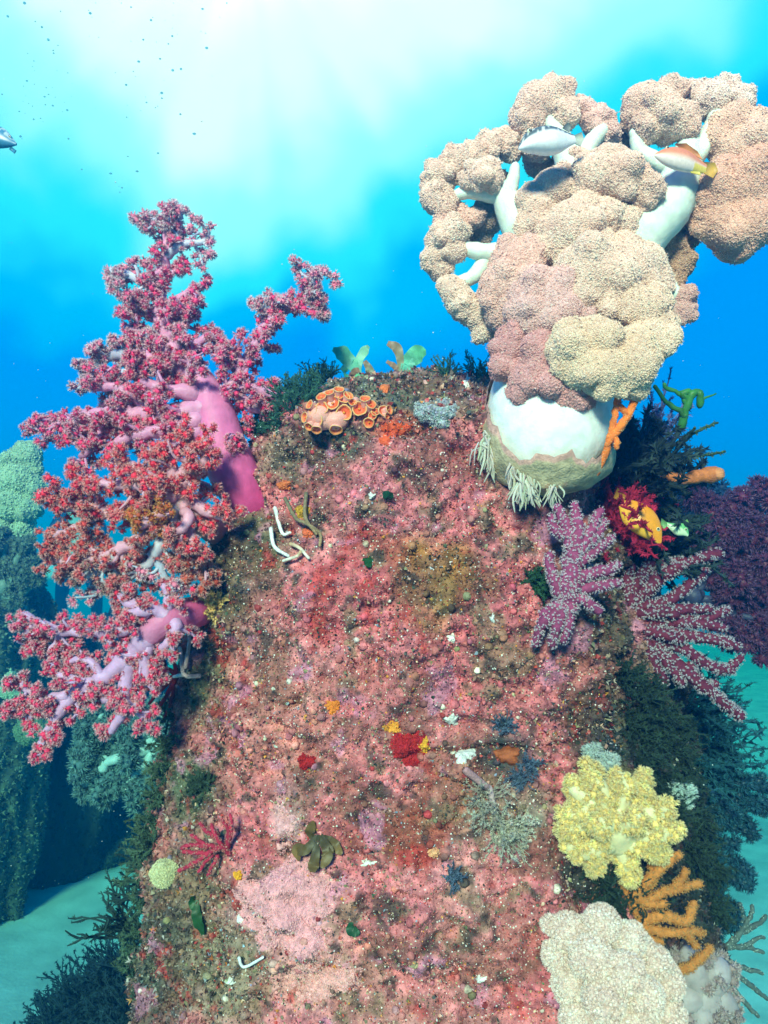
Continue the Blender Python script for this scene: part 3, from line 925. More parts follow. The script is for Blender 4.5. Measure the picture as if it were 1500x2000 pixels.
# ================================================================== THE RED CARNATION CORALS (left)
RED0, TIP0 = (.90, .03, .14), (.97, .62, .68)
ORA0, ORAT = (.93, .035, .07), (.97, .56, .50)
LIL = (.72, .28, .48)
fade = {'c0': (.70, .17, .27), 'c1': (.95, .92, .94), 'br': (.58, .56, .72)}
mid = {'c0': (.84, .055, .18), 'c1': (.96, .72, .77)}
carnation('carnation_coral', 'tall crimson tree-shaped soft coral with a thick pink trunk at the upper left', 'soft coral', 1.06,
          [(515, 1010, 45, 36), (492, 982, 5, 44), (462, 935, -15, 48), (435, 870, -15, 46), (415, 800, -5, 40), (392, 740, 0, 26)],
          [(.86, .04, .26), (.72, .24, .46)], LIL, RED0, TIP0,
          branches=[
              ([(405, 780, 0), (360, 720, 0), (325, 650, 5), (312, 570, 10), (322, 500, 10), (330, 440, 10)], 30, 9, dict(mid, kw=dict(tlen=(30, 60)))),
              ([(322, 500, 10), (350, 480, 0), (405, 470, 0)], 12, 7, fade), ([(330, 450, 10), (300, 430, 10), (285, 428, 10)], 9, 6, fade), ([(332, 425, 10), (350, 425, 8), (352, 412, 8)], 8, 5, fade),
              ([(315, 585, 8), (270, 545, 5), (220, 528, 5)], 14, 8, fade), ([(318, 620, 5), (290, 600, 0), (255, 590, 0)], 12, 8, mid), ([(320, 600, 5), (355, 580, 0), (378, 565, 0)], 12, 8, mid),
              ([(330, 660, 0), (365, 625, -5), (378, 610, -5)], 14, 8, mid), ([(335, 680, 0), (270, 650, -5), (245, 640, 0)], 16, 8, mid), ([(350, 700, 10), (250, 690, 15), (170, 720, 15)], 18, 9, dict(fade, br=(.4, .36, .5))),
              ([(360, 730, -10), (300, 700, -20), (260, 710, -20)], 18, 9), ([(380, 750, -10), (370, 690, -20), (400, 660, -15)], 18, 9, mid), ([(300, 720, 5), (215, 740, 5), (175, 750, 10)], 14, 9, fade),
              ([(420, 800, 0), (450, 755, 5), (490, 690, 10), (520, 635, 10), (570, 600, 10), (615, 560, 10)], 18, 8, mid), ([(595, 580, 10), (615, 545, 10), (625, 530, 10)], 8, 5, fade), ([(600, 585, 10), (630, 590, 10)], 8, 5, fade),
              ([(530, 640, 10), (520, 600, 10), (518, 590, 10)], 9, 6, fade), ([(450, 760, 0), (500, 760, 0), (540, 775, 0)], 16, 10), ([(460, 765, 0), (490, 795, 0), (520, 800, 0)], 14, 9), ([(480, 715, 5), (440, 695, 0), (430, 690, 0)], 12, 8, mid),
              ([(410, 800, -15), (330, 810, -20), (240, 810, -15), (170, 815, -5), (110, 828, 0), (65, 832, 0)], 30, 9, mid), ([(300, 800, -20), (240, 760, -20), (190, 755, -10)], 18, 9, mid), ([(260, 810, -20), (190, 850, -15), (165, 870, -10)], 16, 9),
              ([(380, 770, -25), (320, 760, -35), (280, 745, -35)], 20, 10), ([(390, 820, -30), (330, 840, -40), (260, 850, -40), (220, 870, -35)], 22, 10), ([(220, 830, -10), (170, 880, -5), (155, 905, 0)], 12, 8, mid),
              ([(390, 840, -30), (340, 870, -45), (300, 900, -45)], 20, 10), ([(450, 860, -50), (456, 858, -58)], 14, 12, {'kw': dict(step=30, tlen=(6, 12))}),
          ], cl=(8, 12), npol=20, tlen=(26, 66), step=16, dens=1.1)
carnation('carnation_coral', 'bushy orange-red soft coral just below the pink trunk at the left edge of the pillar', 'soft coral', 1.0,
          [(450, 1055, 190, 24), (415, 1035, 40, 26), (385, 1010, 0, 26), (330, 975, -15, 22)], [(.5, .08, .12), (.66, .38, .42)], (.76, .34, .46), ORA0, ORAT,
          branches=[
              ([(335, 975, -10), (270, 990, -25), (190, 1000, -20), (110, 985, -10)], 20, 8), ([(220, 1000, -20), (150, 1030, -15), (105, 1050, -10)], 13, 7, {'c0': (.70, .07, .06)}), ([(200, 1000, -15), (150, 980, -15), (120, 960, -10)], 12, 7),
              ([(340, 985, -15), (290, 1040, -35), (220, 1080, -30), (150, 1100, -20), (100, 1085, -15)], 20, 8, {'c0': (.70, .07, .07)}), ([(230, 1075, -30), (200, 1110, -25), (150, 1135, -20)], 12, 7, {'c0': (.40, .09, .10), 'c1': (.75, .55, .5), 'br': (.55, .52, .64)}),
              ([(345, 990, -20), (320, 1050, -45), (290, 1100, -40), (250, 1130, -30)], 18, 8, {'c0': (.68, .08, .10), 'br': (.6, .5, .6)}), ([(300, 1080, -40), (320, 1120, -30), (335, 1150, -20)], 13, 8, dict(fade)),
              ([(360, 985, -25), (370, 1040, -45), (385, 1080, -40)], 16, 9), ([(370, 975, -25), (410, 1000, -40), (440, 1010, -35)], 16, 9), ([(350, 965, -20), (340, 920, -45), (330, 880, -45)], 18, 9),
              ([(340, 960, -25), (290, 930, -50), (240, 900, -45)], 18, 9), ([(335, 970, -35), (300, 960, -60), (260, 950, -60)], 18, 10), ([(290, 940, -40), (220, 950, -30), (170, 935, -20)], 14, 8),
              ([(360, 950, -30), (390, 920, -45), (400, 890, -40)], 16, 9), ([(330, 1000, -50), (300, 1010, -70), (270, 1030, -70)], 15, 9, {'c0': (.60, .10, .03), 'c1': (.9, .45, .12)}),
              ([(360, 1000, -45), (370, 1015, -65), (350, 1040, -70)], 15, 9), ([(350, 930, -45), (370, 900, -55), (360, 860, -50)], 15, 9),
              ([(240, 1100, -10), (210, 1150, 0), (180, 1160, 5)], 12, 7, fade), ([(330, 1100, -25), (370, 1120, -20), (400, 1110, -20)], 11, 7, {'c0': (.5, .06, .03)}),
          ], cl=(8, 12), npol=20, tlen=(26, 66), step=16, dens=1.1)
carnation('carnation_coral', 'low spreading lilac-branched red soft coral reaching left from the pillar side', 'soft coral', .98,
          [(425, 1185, 200, 30), (382, 1195, 40, 32), (350, 1205, 10, 34), (318, 1215, -10, 32), (290, 1240, -15, 26)], [(.62, .03, .16), (.68, .22, .40)], (.64, .34, .58), (.86, .04, .13), (.96, .66, .70),
          branches=[
              ([(310, 1205, -10), (240, 1228, -5), (160, 1235, 0), (95, 1225, 0), (45, 1200, 0)], 20, 9), ([(70, 1215, 0), (50, 1240, 0), (75, 1262, 0)], 9, 6), ([(120, 1230, 0), (110, 1255, 0), (90, 1280, 0)], 8, 6),
              ([(300, 1235, -15), (250, 1285, -20), (190, 1330, -20), (120, 1360, -15), (35, 1375, -10)], 27, 9), ([(150, 1350, -15), (110, 1400, -15), (85, 1440, -15), (80, 1455, -15)], 14, 7), ([(90, 1368, -10), (50, 1345, -10), (40, 1330, -10)], 9, 6),
              ([(180, 1335, -20), (120, 1320, -20), (100, 1310, -15)], 11, 7), ([(255, 1285, -20), (245, 1340, -25), (240, 1390, -25), (215, 1430, -20)], 20, 8), ([(245, 1370, -25), (275, 1395, -25), (290, 1415, -20)], 11, 7),
              ([(245, 1345, -25), (220, 1365, -25), (190, 1360, -20)], 12, 7), ([(290, 1250, -20), (285, 1310, -30), (300, 1345, -25)], 15, 8), ([(310, 1195, -15), (260, 1180, -25), (230, 1165, -25)], 18, 9, {'c0': (.72, .03, .07)}),
              ([(320, 1200, -25), (290, 1190, -40), (250, 1200, -40)], 18, 10, {'c0': (.74, .03, .09)}), ([(200, 1320, -25), (170, 1290, -20), (140, 1290, -15)], 11, 7), ([(330, 1190, -20), (330, 1160, -25), (320, 1145, -25)], 12, 8, {'c0': (.74, .03, .09)}),
              ([(60, 1370, -10), (60, 1400, -10), (50, 1405, -10)], 8, 6), ([(340, 1215, -25), (340, 1245, -35), (315, 1265, -35)], 15, 9, {'c0': (.74, .03, .09)}),
          ], cl=(8, 11), npol=20, tlen=(18, 46), step=17, dens=1.0)

# ================================================================== ORANGE CUP CORAL on the shoulder
def cup_coral():
    _, _, d0 = hit(665, 830)
    d = min(d0, 1.02); u = U(d)
    root = thing('cup_coral', 'cluster of salmon cup coral with open orange-red mouths on the pillar shoulder', 'cup coral', P(665, 830, d + .02))
    mb = MB()
    for x, y, r, z in [(656, 822, 26, -8), (630, 822, 22, -6), (625, 812, 26, -8), (650, 795, 28, 4), (672, 800, 24, 6), (700, 808, 22, 8), (725, 815, 16, 10), (745, 812, 13, 10), (610, 822, 18, 6), (655, 775, 20, 14), (690, 790, 18, 12), (640, 780, 20, 14)]:
        blob(mb, P(x, y, d + z * u), r * u, (.95, .40, .34), 3, .12, 2.5, int(x), (1, .9, .85))
    mb.build('colony_base', M_FLESH, root)
    cups = [(662, 760, 9, .1, 1.0), (643, 766, 8, -.2, .9), (627, 774, 9, -.3, .7), (663, 771, 8, .1, .5), (681, 772, 9, .5, .7), (672, 776, 10, .1, .25), (649, 786, 12, -.1, .25), (628, 797, 11, -.2, .1),
            (611, 800, 8, -.4, .1), (604, 790, 8, -.8, .4), (594, 815, 9, -1.0, .1), (615, 819, 13, -.2, -.1), (603, 834, 8, -.4, -.7), (618, 840, 9, -.1, -.9), (656, 840, 11, 0, -.9, 30), (672, 806, 13, .05, -.05),
            (689, 786, 7, 0, .6), (702, 798, 12, .05, .1), (713, 778, 9, 0, .9), (725, 789, 9, .3, .5), (733, 804, 7, .05, .2), (727, 812, 7, -.1, 0), (720, 826, 9, -.2, -.35), (749, 802, 9, .35, .1), (761, 800, 8, .9, .25), (757, 812, 6, .8, -.2)]
    for c in cups:
        x, y, r, dx, dy = c[:5]; r = r * 1.18
        L = (c[5] if len(c) > 5 else 17) * u
        ax = nz(RGT * dx + UPV * dy - FWD * .75)
        a = nz(np.cross(ax, [.2, .3, .9])); b = np.cross(ax, a)
        top = P(x, y, d - 26 * u)
        prof = [(-1.6, .80, 0), (-.9, .82, 0), (-.35, .88, 0), (-.10, .97, 0), (.0, 1.03, 1), (.06, .98, 1), (.03, .88, 2), (-.12, .78, 2)]
        inn = [(-.12, .79, 2), (-.3, .70, 3), (-.42, .5, 3), (-.48, .05, 4)]
        cols = [(.95, .40, .34), (.96, .50, .20), (.95, .26, .08), (.92, .14, .04), (.85, .10, .03)]
        def lathe(pr):
            n = 16; an = np.linspace(0, 2 * np.pi, n, endpoint=False)
            wv = 1 + .05 * np.sin(an * 3 + x) + .04 * np.sin(an * 5 + y)
            V, C = [], []
            for h, k, ci in pr:
                hh = h * r * u if h > -1 else -L
                V.append(top + ax * hh + (np.cos(an)[:, None] * a + np.sin(an)[:, None] * b) * (k * r * u * wv)[:, None]); C += [cols[ci]] * n
            m = len(pr); i = np.arange(m - 1)[:, None] * n; j = np.arange(n)[None]; j2 = (j + 1) % n
            return np.concatenate(V), np.stack([i + j, i + j2, i + n + j2, i + n + j], -1).reshape(-1, 4), np.array(C)
        m1 = MB().add(*lathe(prof)); co = m1.build('cup', M_FLESH, root)
        v, f, cc = lathe(inn)
        m2 = MB().add(v, f, cc)
        scatter(m2, T_OCT, np.array([top - ax * r * u * .30]), np.array([ax]), r * u * .5, (.75, .28, .03))
        m2.build('mouth', M_FLESH, co)
cup_coral()

# ================================================================== SEA FANS WITH WHITE POLYPS (right)
PUR, WDOT = (.30, .05, .13), (.80, .64, .72)
_, _, dA = hit(1120, 1100)
finger_colony('finger_gorgonian', 'violet finger gorgonian with dense pale polyps lying flat under the cream coral', 'gorgonian', dA - .03,
    [([(1105, 1195, 0), (1112, 1140, -18), (1118, 1090, -22), (1110, 1040, -18), (1090, 992, -8)], 24, 9), ([(1112, 1100, -18), (1128, 1040, -22), (1122, 990, -12)], 17, 9), ([(1120, 1090, -20), (1150, 1045, -18), (1172, 998, -6)], 16, 8),
     ([(1125, 1080, -20), (1160, 1050, -15), (1180, 1020, -2)], 13, 8), ([(1130, 1100, -22), (1170, 1070, -14), (1195, 1050, 0)], 12, 8), ([(1120, 1130, -18), (1165, 1118, -24), (1205, 1105, -14)], 15, 9), ([(1125, 1150, -16), (1170, 1145, -22), (1206, 1138, -12)], 13, 9),
     ([(1118, 1165, -16), (1145, 1175, -22), (1168, 1192, -14)], 13, 9), ([(1105, 1175, -14), (1090, 1215, -16), (1078, 1258, -4)], 13, 8), ([(1102, 1185, -12), (1062, 1215, -10), (1045, 1258, 2)], 12, 8), ([(1112, 1185, -14), (1110, 1220, -14), (1100, 1250, -4)], 12, 8),
     ([(1095, 1160, -14), (1078, 1120, -14), (1072, 1085, -6)], 13, 8), ([(1100, 1050, -16), (1082, 1030, -12), (1078, 1010, -4)], 11, 8), ([(1098, 1180, -12), (1075, 1190, -10), (1060, 1200, 0)], 11, 8)],
    PUR, WDOT, sp=5.6, dotr=2.7)
finger_colony('finger_gorgonian', 'wine-red fan gorgonian with white-tipped polyps reaching out from the right edge of the pillar', 'gorgonian', 1.06,
    [([(1205, 1180, 30), (1240, 1200, 5), (1270, 1240, -10), (1300, 1290, -14), (1330, 1330, -10)], 17, 9), ([(1230, 1180, 10), (1250, 1130, -5), (1270, 1100, -5)], 14, 10), ([(1240, 1170, 5), (1300, 1120, -10), (1350, 1095, -10), (1405, 1080, 0)], 15, 9),
     ([(1260, 1130, 5), (1310, 1100, 5), (1370, 1100, 10)], 12, 8), ([(1250, 1190, -5), (1310, 1170, -18), (1360, 1130, -12), (1380, 1110, -8)], 13, 8), ([(1260, 1200, -5), (1330, 1190, -16), (1385, 1190, -12)], 13, 8), ([(1270, 1215, -8), (1340, 1215, -18), (1410, 1225, -12)], 13, 9),
     ([(1275, 1225, -8), (1340, 1240, -14), (1400, 1250, -8), (1440, 1262, 0)], 13, 9), ([(1290, 1250, -8), (1340, 1270, -14), (1385, 1300, -10), (1430, 1310, -5)], 13, 8), ([(1300, 1280, -8), (1350, 1320, -12), (1400, 1360, -8), (1445, 1398, 0)], 14, 10),
     ([(1260, 1240, -10), (1275, 1290, -18), (1300, 1330, -14)], 13, 8), ([(1240, 1210, -5), (1245, 1260, -14), (1260, 1300, -10)], 13, 8), ([(1345, 1300, -6), (1370, 1345, -6), (1395, 1335, 0)], 11, 8), ([(1235, 1190, 0), (1225, 1140, 0), (1235, 1105, 5)], 12, 8),
     ([(1250, 1200, -14), (1290, 1195, -30), (1320, 1200, -34)], 13, 9), ([(1260, 1230, -18), (1300, 1240, -34), (1330, 1250, -30)], 13, 9), ([(1310, 1200, -10), (1380, 1205, 0), (1420, 1190, 5)], 11, 8), ([(1400, 1310, -5), (1430, 1300, 0), (1448, 1285, 4)], 9, 7)],
    (.15, .018, .045), (.66, .56, .66), sp=6.2, dotr=2.8)
# small crimson branching gorgonian lower left, dark one behind the lilac coral
_, _, dB = hit(420, 1660)
finger_colony('small_gorgonian', 'small raspberry-red branching gorgonian above the pale round sponge at lower left', 'gorgonian', dB - .012,
    [([(448, 1668, 4), (430, 1655, -6), (400, 1672, -10), (372, 1690, -6), (350, 1700, 0)], 4.8, 3.8), ([(440, 1660, 0), (425, 1640, -8), (412, 1612, -6)], 4.8, 3.8), ([(425, 1640, -6), (405, 1625, -8), (390, 1608, -4)], 4.8, 3.8), ([(446, 1655, 0), (446, 1625, -6), (434, 1600, -2)], 4.8, 3.0),
     ([(428, 1655, -6), (400, 1650, -10), (375, 1632, -6)], 4.8, 3.8), ([(405, 1655, -8), (380, 1650, -8), (356, 1655, -4)], 4.8, 3.8), ([(400, 1668, -8), (375, 1665, -8), (358, 1664, -4)], 4.8, 3.8), ([(415, 1670, -6), (400, 1685, -6), (388, 1702, -2)], 4.0, 3.0), ([(425, 1672, -4), (415, 1692, -6), (405, 1710, 0)], 4.0, 3.0), ([(450, 1640, 0), (452, 1610, -4), (450, 1592, 0)], 4.0, 3.0)],
    (.46, .025, .06), (.80, .30, .26), sp=5, dotr=2.0)
finger_colony('small_gorgonian', 'dark crimson thin-stemmed gorgonian behind the low lilac coral by the pillar edge', 'gorgonian', 1.09,
    [([(345, 1320, 10), (320, 1300, 0), (300, 1282, 0), (295, 1262, 0)], 5, 3), ([(345, 1322, 10), (310, 1325, 0), (285, 1320, 0)], 5, 3), ([(345, 1325, 10), (315, 1345, 0), (292, 1375, 0)], 5, 3), ([(342, 1328, 10), (325, 1360, 0), (305, 1390, 0)], 5, 3), ([(325, 1310, 5), (318, 1280, 0), (325, 1258, 0)], 4, 3),
     ([(320, 1335, 0), (300, 1345, 0), (280, 1345, 0)], 4, 3), ([(338, 1340, 5), (335, 1370, 0), (322, 1400, 0)], 4, 3), ([(345, 1315, 8), (338, 1285, 4), (342, 1262, 4)], 4, 3), ([(310, 1300, 0), (290, 1298, 0), (278, 1290, 0)], 4, 2.5)],
    (.30, .012, .02), (.55, .10, .10), sp=7, dotr=1.6, halo=False)

# ================================================================== ORANGE SPONGES AND GORGONIANS
OR = (.88, .20, .03)
finger_colony('orange_gorgonian', 'bright orange netted gorgonian clinging to the right side of the white stalk', 'gorgonian', .90,
    [([(1165, 925, 20), (1182, 885, 8), (1192, 850, 0), (1200, 815, 0), (1208, 775, 4), (1212, 768, 4)], 7, 7), ([(1190, 855, 0), (1215, 830, -4), (1232, 800, -2), (1245, 772, 2), (1256, 766, 4)], 8, 8), ([(1205, 790, 0), (1222, 805, -4), (1228, 812, -4)], 7, 7),
     ([(1212, 770, 0), (1232, 768, 0), (1246, 772, 0)], 7, 6), ([(1195, 840, 0), (1205, 862, -4), (1204, 874, -4)], 6, 6), ([(1185, 870, 0), (1200, 850, -4), (1212, 838, -4)], 6, 6)],
    OR, (.90, .50, .22), sp=5.5, dotr=2.2, halo=False)
finger_colony('orange_twig', 'short orange twig poking from the dark gap under the white stalk', 'gorgonian', .99, [([(1142, 918, 10), (1160, 916, -2), (1178, 911, -6)], 6, 6)], OR, (.9, .5, .25), sp=5.5, dotr=2, halo=False)
finger_colony('orange_gorgonian', 'ochre-orange bushy gorgonian tucked below the yellow coral', 'gorgonian', .915,
    [([(1230, 1790, 10), (1250, 1740, -5), (1285, 1700, -18), (1325, 1668, -22)], 11, 8, ), ([(1290, 1700, -15), (1300, 1680, -20), (1298, 1672, -22)], 8, 7), ([(1225, 1720, 10), (1235, 1690, 5), (1240, 1660, 5)], 10, 8), ([(1240, 1780, 0), (1290, 1745, -10), (1330, 1735, -12), (1365, 1725, -10)], 10, 7),
     ([(1310, 1740, -10), (1335, 1715, -12), (1338, 1702, -12)], 8, 7), ([(1250, 1800, 0), (1300, 1790, -12), (1340, 1800, -12), (1355, 1765, -10)], 10, 8), ([(1255, 1810, 0), (1300, 1822, -10), (1345, 1820, -8), (1372, 1822, 0)], 10, 7), ([(1340, 1815, -8), (1352, 1840, -6), (1362, 1848, -4)], 8, 7),
     ([(1230, 1740, 0), (1270, 1765, -14), (1300, 1765, -18)], 10, 7), ([(1240, 1820, 5), (1262, 1832, 0), (1290, 1840, 0)], 10, 7), ([(1225, 1760, 5), (1220, 1730, 0), (1210, 1700, 0)], 10, 8), ([(1260, 1740, -5), (1275, 1720, -10), (1270, 1690, -8)], 9, 7), ([(1320, 1900, 10), (1355, 1882, 5), (1388, 1852, 0)], 10, 7)],
    (.55, .19, .045), (.74, .36, .12), sp=5.2, dotr=2.4)
def lumpy_club():
    d = 1.04
    root = thing('club_sponge', 'single lumpy orange club sponge sticking out to the right below the green seaweed', 'sponge', P(1290, 925, d + .03))
    path = smooth_path(px3([(1282, 925, 30), (1305, 930, 5), (1335, 936, 0), (1365, 930, 0), (1398, 926, 0)], d), 26)
    rr = np.interp(np.linspace(0, 1, 26), [0, .2, .35, .45, .55, .68, .8, .9, 1], [7, 8, 10, 12.5, 10, 14, 13, 17.5, 15]) * U(d)
    mb = MB(); tube(mb, path, rr, (.60, .17, .05), 16, .05)
    blob(mb, P(1402, 926, d - .004), 13 * U(d), (.66, .24, .10), 3, .1, 2, 3)
    mb.build('body', M_SPONGE, root)
lumpy_club()

# ================================================================== YELLOW AND CREAM TUFTED CORALS (lower right)
def tufted(name, label, cat, d, stem, lobes, col_b, c0, c1, rest=26, npol=34, cl=(15, 22), dens=1.0, speck=None, tmpl=T_CARN):
    u = U(d)
    root = thing(name, label, cat, P(*stem[0][:2], d + stem[0][2] * U(d)))
    mb = MB()
    pts = smooth_path(px3([s[:3] for s in stem], d), 14)
    tube(mb, pts, np.interp(np.linspace(0, 1, 14), np.linspace(0, 1, len(stem)), [s[3] for s in stem]) * u, col_b, 16, .03)
    mb.build('trunk', M_FLESH, root)
    for k, (line, r0, r1) in enumerate(lobes):
        path = px3(line, d); n = 12
        path = smooth_path(path, n)
        rad = np.linspace(r0, r1, n) * u
        m1, m2 = MB(), MB()
        tube(m1, path, rad, np.asarray(col_b) * rng.uniform(.95, 1.05), 14, .06)
        tot = np.linalg.norm(np.diff(path, axis=0), axis=1).sum()
        m = int(tot / (rest * u) * 4 * dens) + 8
        for q in range(m):
            i = rng.integers(2, n); t = nz(np.gradient(path, axis=0)[i])
            a = nz(nz(np.cross(t, rng.normal(0, 1, 3))) + t * (.3 + (i == n - 1) * rng.uniform(0, 1.5)))
            p = path[i] + a * rad[i] * rng.uniform(.9, 1.25)
            polyp_tuft(m2, p, a, rng.uniform(*cl) * u, npol, c0, c1, tmpl, hgt=.62)
        bo = m1.build('lobe', M_FLESH, root)
        m2.build('polyps', M_POLYP, bo, smooth=False)
    return root
tufted('tufted_soft_coral', 'bright lemon-yellow tufted soft coral on the lower right of the pillar', 'soft coral', .90, [(1195, 1640, 60, 40), (1200, 1620, 20, 52), (1200, 1600, -5, 46)],
       [([(1195, 1600, -5), (1150, 1590, -25), (1105, 1590, -20)], 25, 14), ([(1190, 1600, -5), (1170, 1540, -20), (1150, 1500, -5)], 24, 14), ([(1200, 1595, -5), (1215, 1550, -25), (1210, 1520, -15)], 24, 14), ([(1210, 1590, 0), (1250, 1550, -10), (1258, 1518, 0)], 21, 10),
        ([(1210, 1600, -5), (1270, 1590, -20), (1305, 1580, -10)], 25, 14), ([(1220, 1620, -5), (1280, 1630, -20), (1315, 1620, -10)], 24, 14), ([(1215, 1640, -5), (1270, 1655, -10), (1290, 1670, 0)], 21, 12), ([(1190, 1640, -5), (1150, 1660, -25), (1115, 1655, -15)], 25, 14),
        ([(1185, 1640, -5), (1160, 1680, -15), (1165, 1698, -5)], 20, 9), ([(1205, 1640, 0), (1225, 1690, -5), (1232, 1715, 5)], 18, 10), ([(1190, 1610, -20), (1180, 1610, -50), (1165, 1612, -50)], 20, 14), ([(1215, 1610, -20), (1235, 1605, -48), (1245, 1600, -50)], 20, 14), ([(1150, 1600, -20), (1110, 1620, -20), (1098, 1622, -15)], 18, 10),
        ([(1160, 1570, -20), (1125, 1545, -15), (1115, 1530, -5)], 18, 10)],
       (.84, .68, .40), (.84, .56, .19), (.90, .73, .42), npol=24, dens=3.0, cl=(9, 14), rest=18)
def fluffy():
    d = .86
    root = thing('fluffy_soft_coral', 'fluffy cream-white soft coral filling the bottom right corner beneath the orange gorgonian', 'soft coral', P(1190, 2010, d + .05))
    lob = [[(1200 + (c[0] - 1195) * 1.0, c[1] + 6, c[2] * 1.2, c[3] * .66)] for c in [(1105, 1812, 0, 46), (1170, 1798, -10, 48), (1222, 1830, -5, 44), (1082, 1862, 5, 38), (1150, 1862, -38, 54), (1108, 1915, -5, 46), (1212, 1893, -45, 52), (1275, 1872, 0, 40), (1302, 1915, 5, 40), (1252, 1940, -35, 52),
                         (1175, 1942, -50, 56), (1125, 1985, -15, 50), (1302, 1975, 0, 44), (1232, 2000, -40, 58), (1165, 2022, -40, 58), (1250, 1845, 10, 30), (1070, 1800, 12, 22)]]
    lobed(root, 'lobe', lob, d, (.82, .57, .51), (.92, .81, .77), amp=.07, fsz=6.5, tmpl=T_FUZZS, bump=12, dens=1.6, cvar=.13, material=M_FLESH, k=20.0, bo=.9, brr=(.2, .34))
fluffy()
tufted('tufted_soft_coral', 'dull grey-pink soft coral behind and right of the fluffy cream one', 'soft coral', .95, [(1370, 2010, 20, 50), (1370, 1960, 0, 50), (1370, 1920, 0, 40)],
       [([(1370, 1930, 0), (1350, 1890, -15), (1345, 1870, -10)], 36, 22), ([(1375, 1930, 0), (1400, 1900, -15), (1405, 1895, -10)], 36, 22), ([(1370, 1940, 0), (1340, 1950, -20), (1330, 1960, -20)], 36, 24), ([(1375, 1950, 0), (1410, 1960, -15), (1420, 1970, -10)], 36, 22), ([(1370, 1970, 0), (1370, 1990, -30), (1370, 2010, -30)], 40, 26)],
       (.40, .33, .34), (.34, .24, .24), (.55, .46, .46), npol=30, cl=(13, 18), dens=1.1)
tufted('tufted_soft_coral', 'small ash-grey tuft of coral just above the lemon-yellow one', 'soft coral', .92, [(1165, 1500, 20, 12), (1165, 1490, 0, 12), (1163, 1480, 0, 10)],
       [([(1163, 1490, 0), (1158, 1475, -5), (1160, 1468, -5)], 10, 7), ([(1165, 1492, 0), (1185, 1490, -5), (1196, 1490, -5)], 9, 6), ([(1160, 1495, 0), (1150, 1490, -5), (1148, 1485, -5)], 9, 6)],
       (.40, .46, .44), (.36, .42, .40), (.62, .68, .64), npol=26, cl=(12, 16))
tufted('tufted_soft_coral', 'tiny teal-grey coral tuft in the shade right of the lemon-yellow coral', 'soft coral', 1.0, [(1335, 1560, 20, 8), (1335, 1550, 0, 8), (1335, 1545, 0, 7)],
       [([(1335, 1548, 0), (1322, 1540, -3), (1318, 1536, -3)], 6, 4), ([(1335, 1548, 0), (1345, 1545, -3), (1350, 1550, -3)], 6, 4), ([(1335, 1550, 0), (1338, 1562, -3), (1340, 1568, -3)], 6, 4)],
       (.40, .52, .50), (.36, .48, .46), (.60, .70, .68), npol=18, cl=(11, 15))

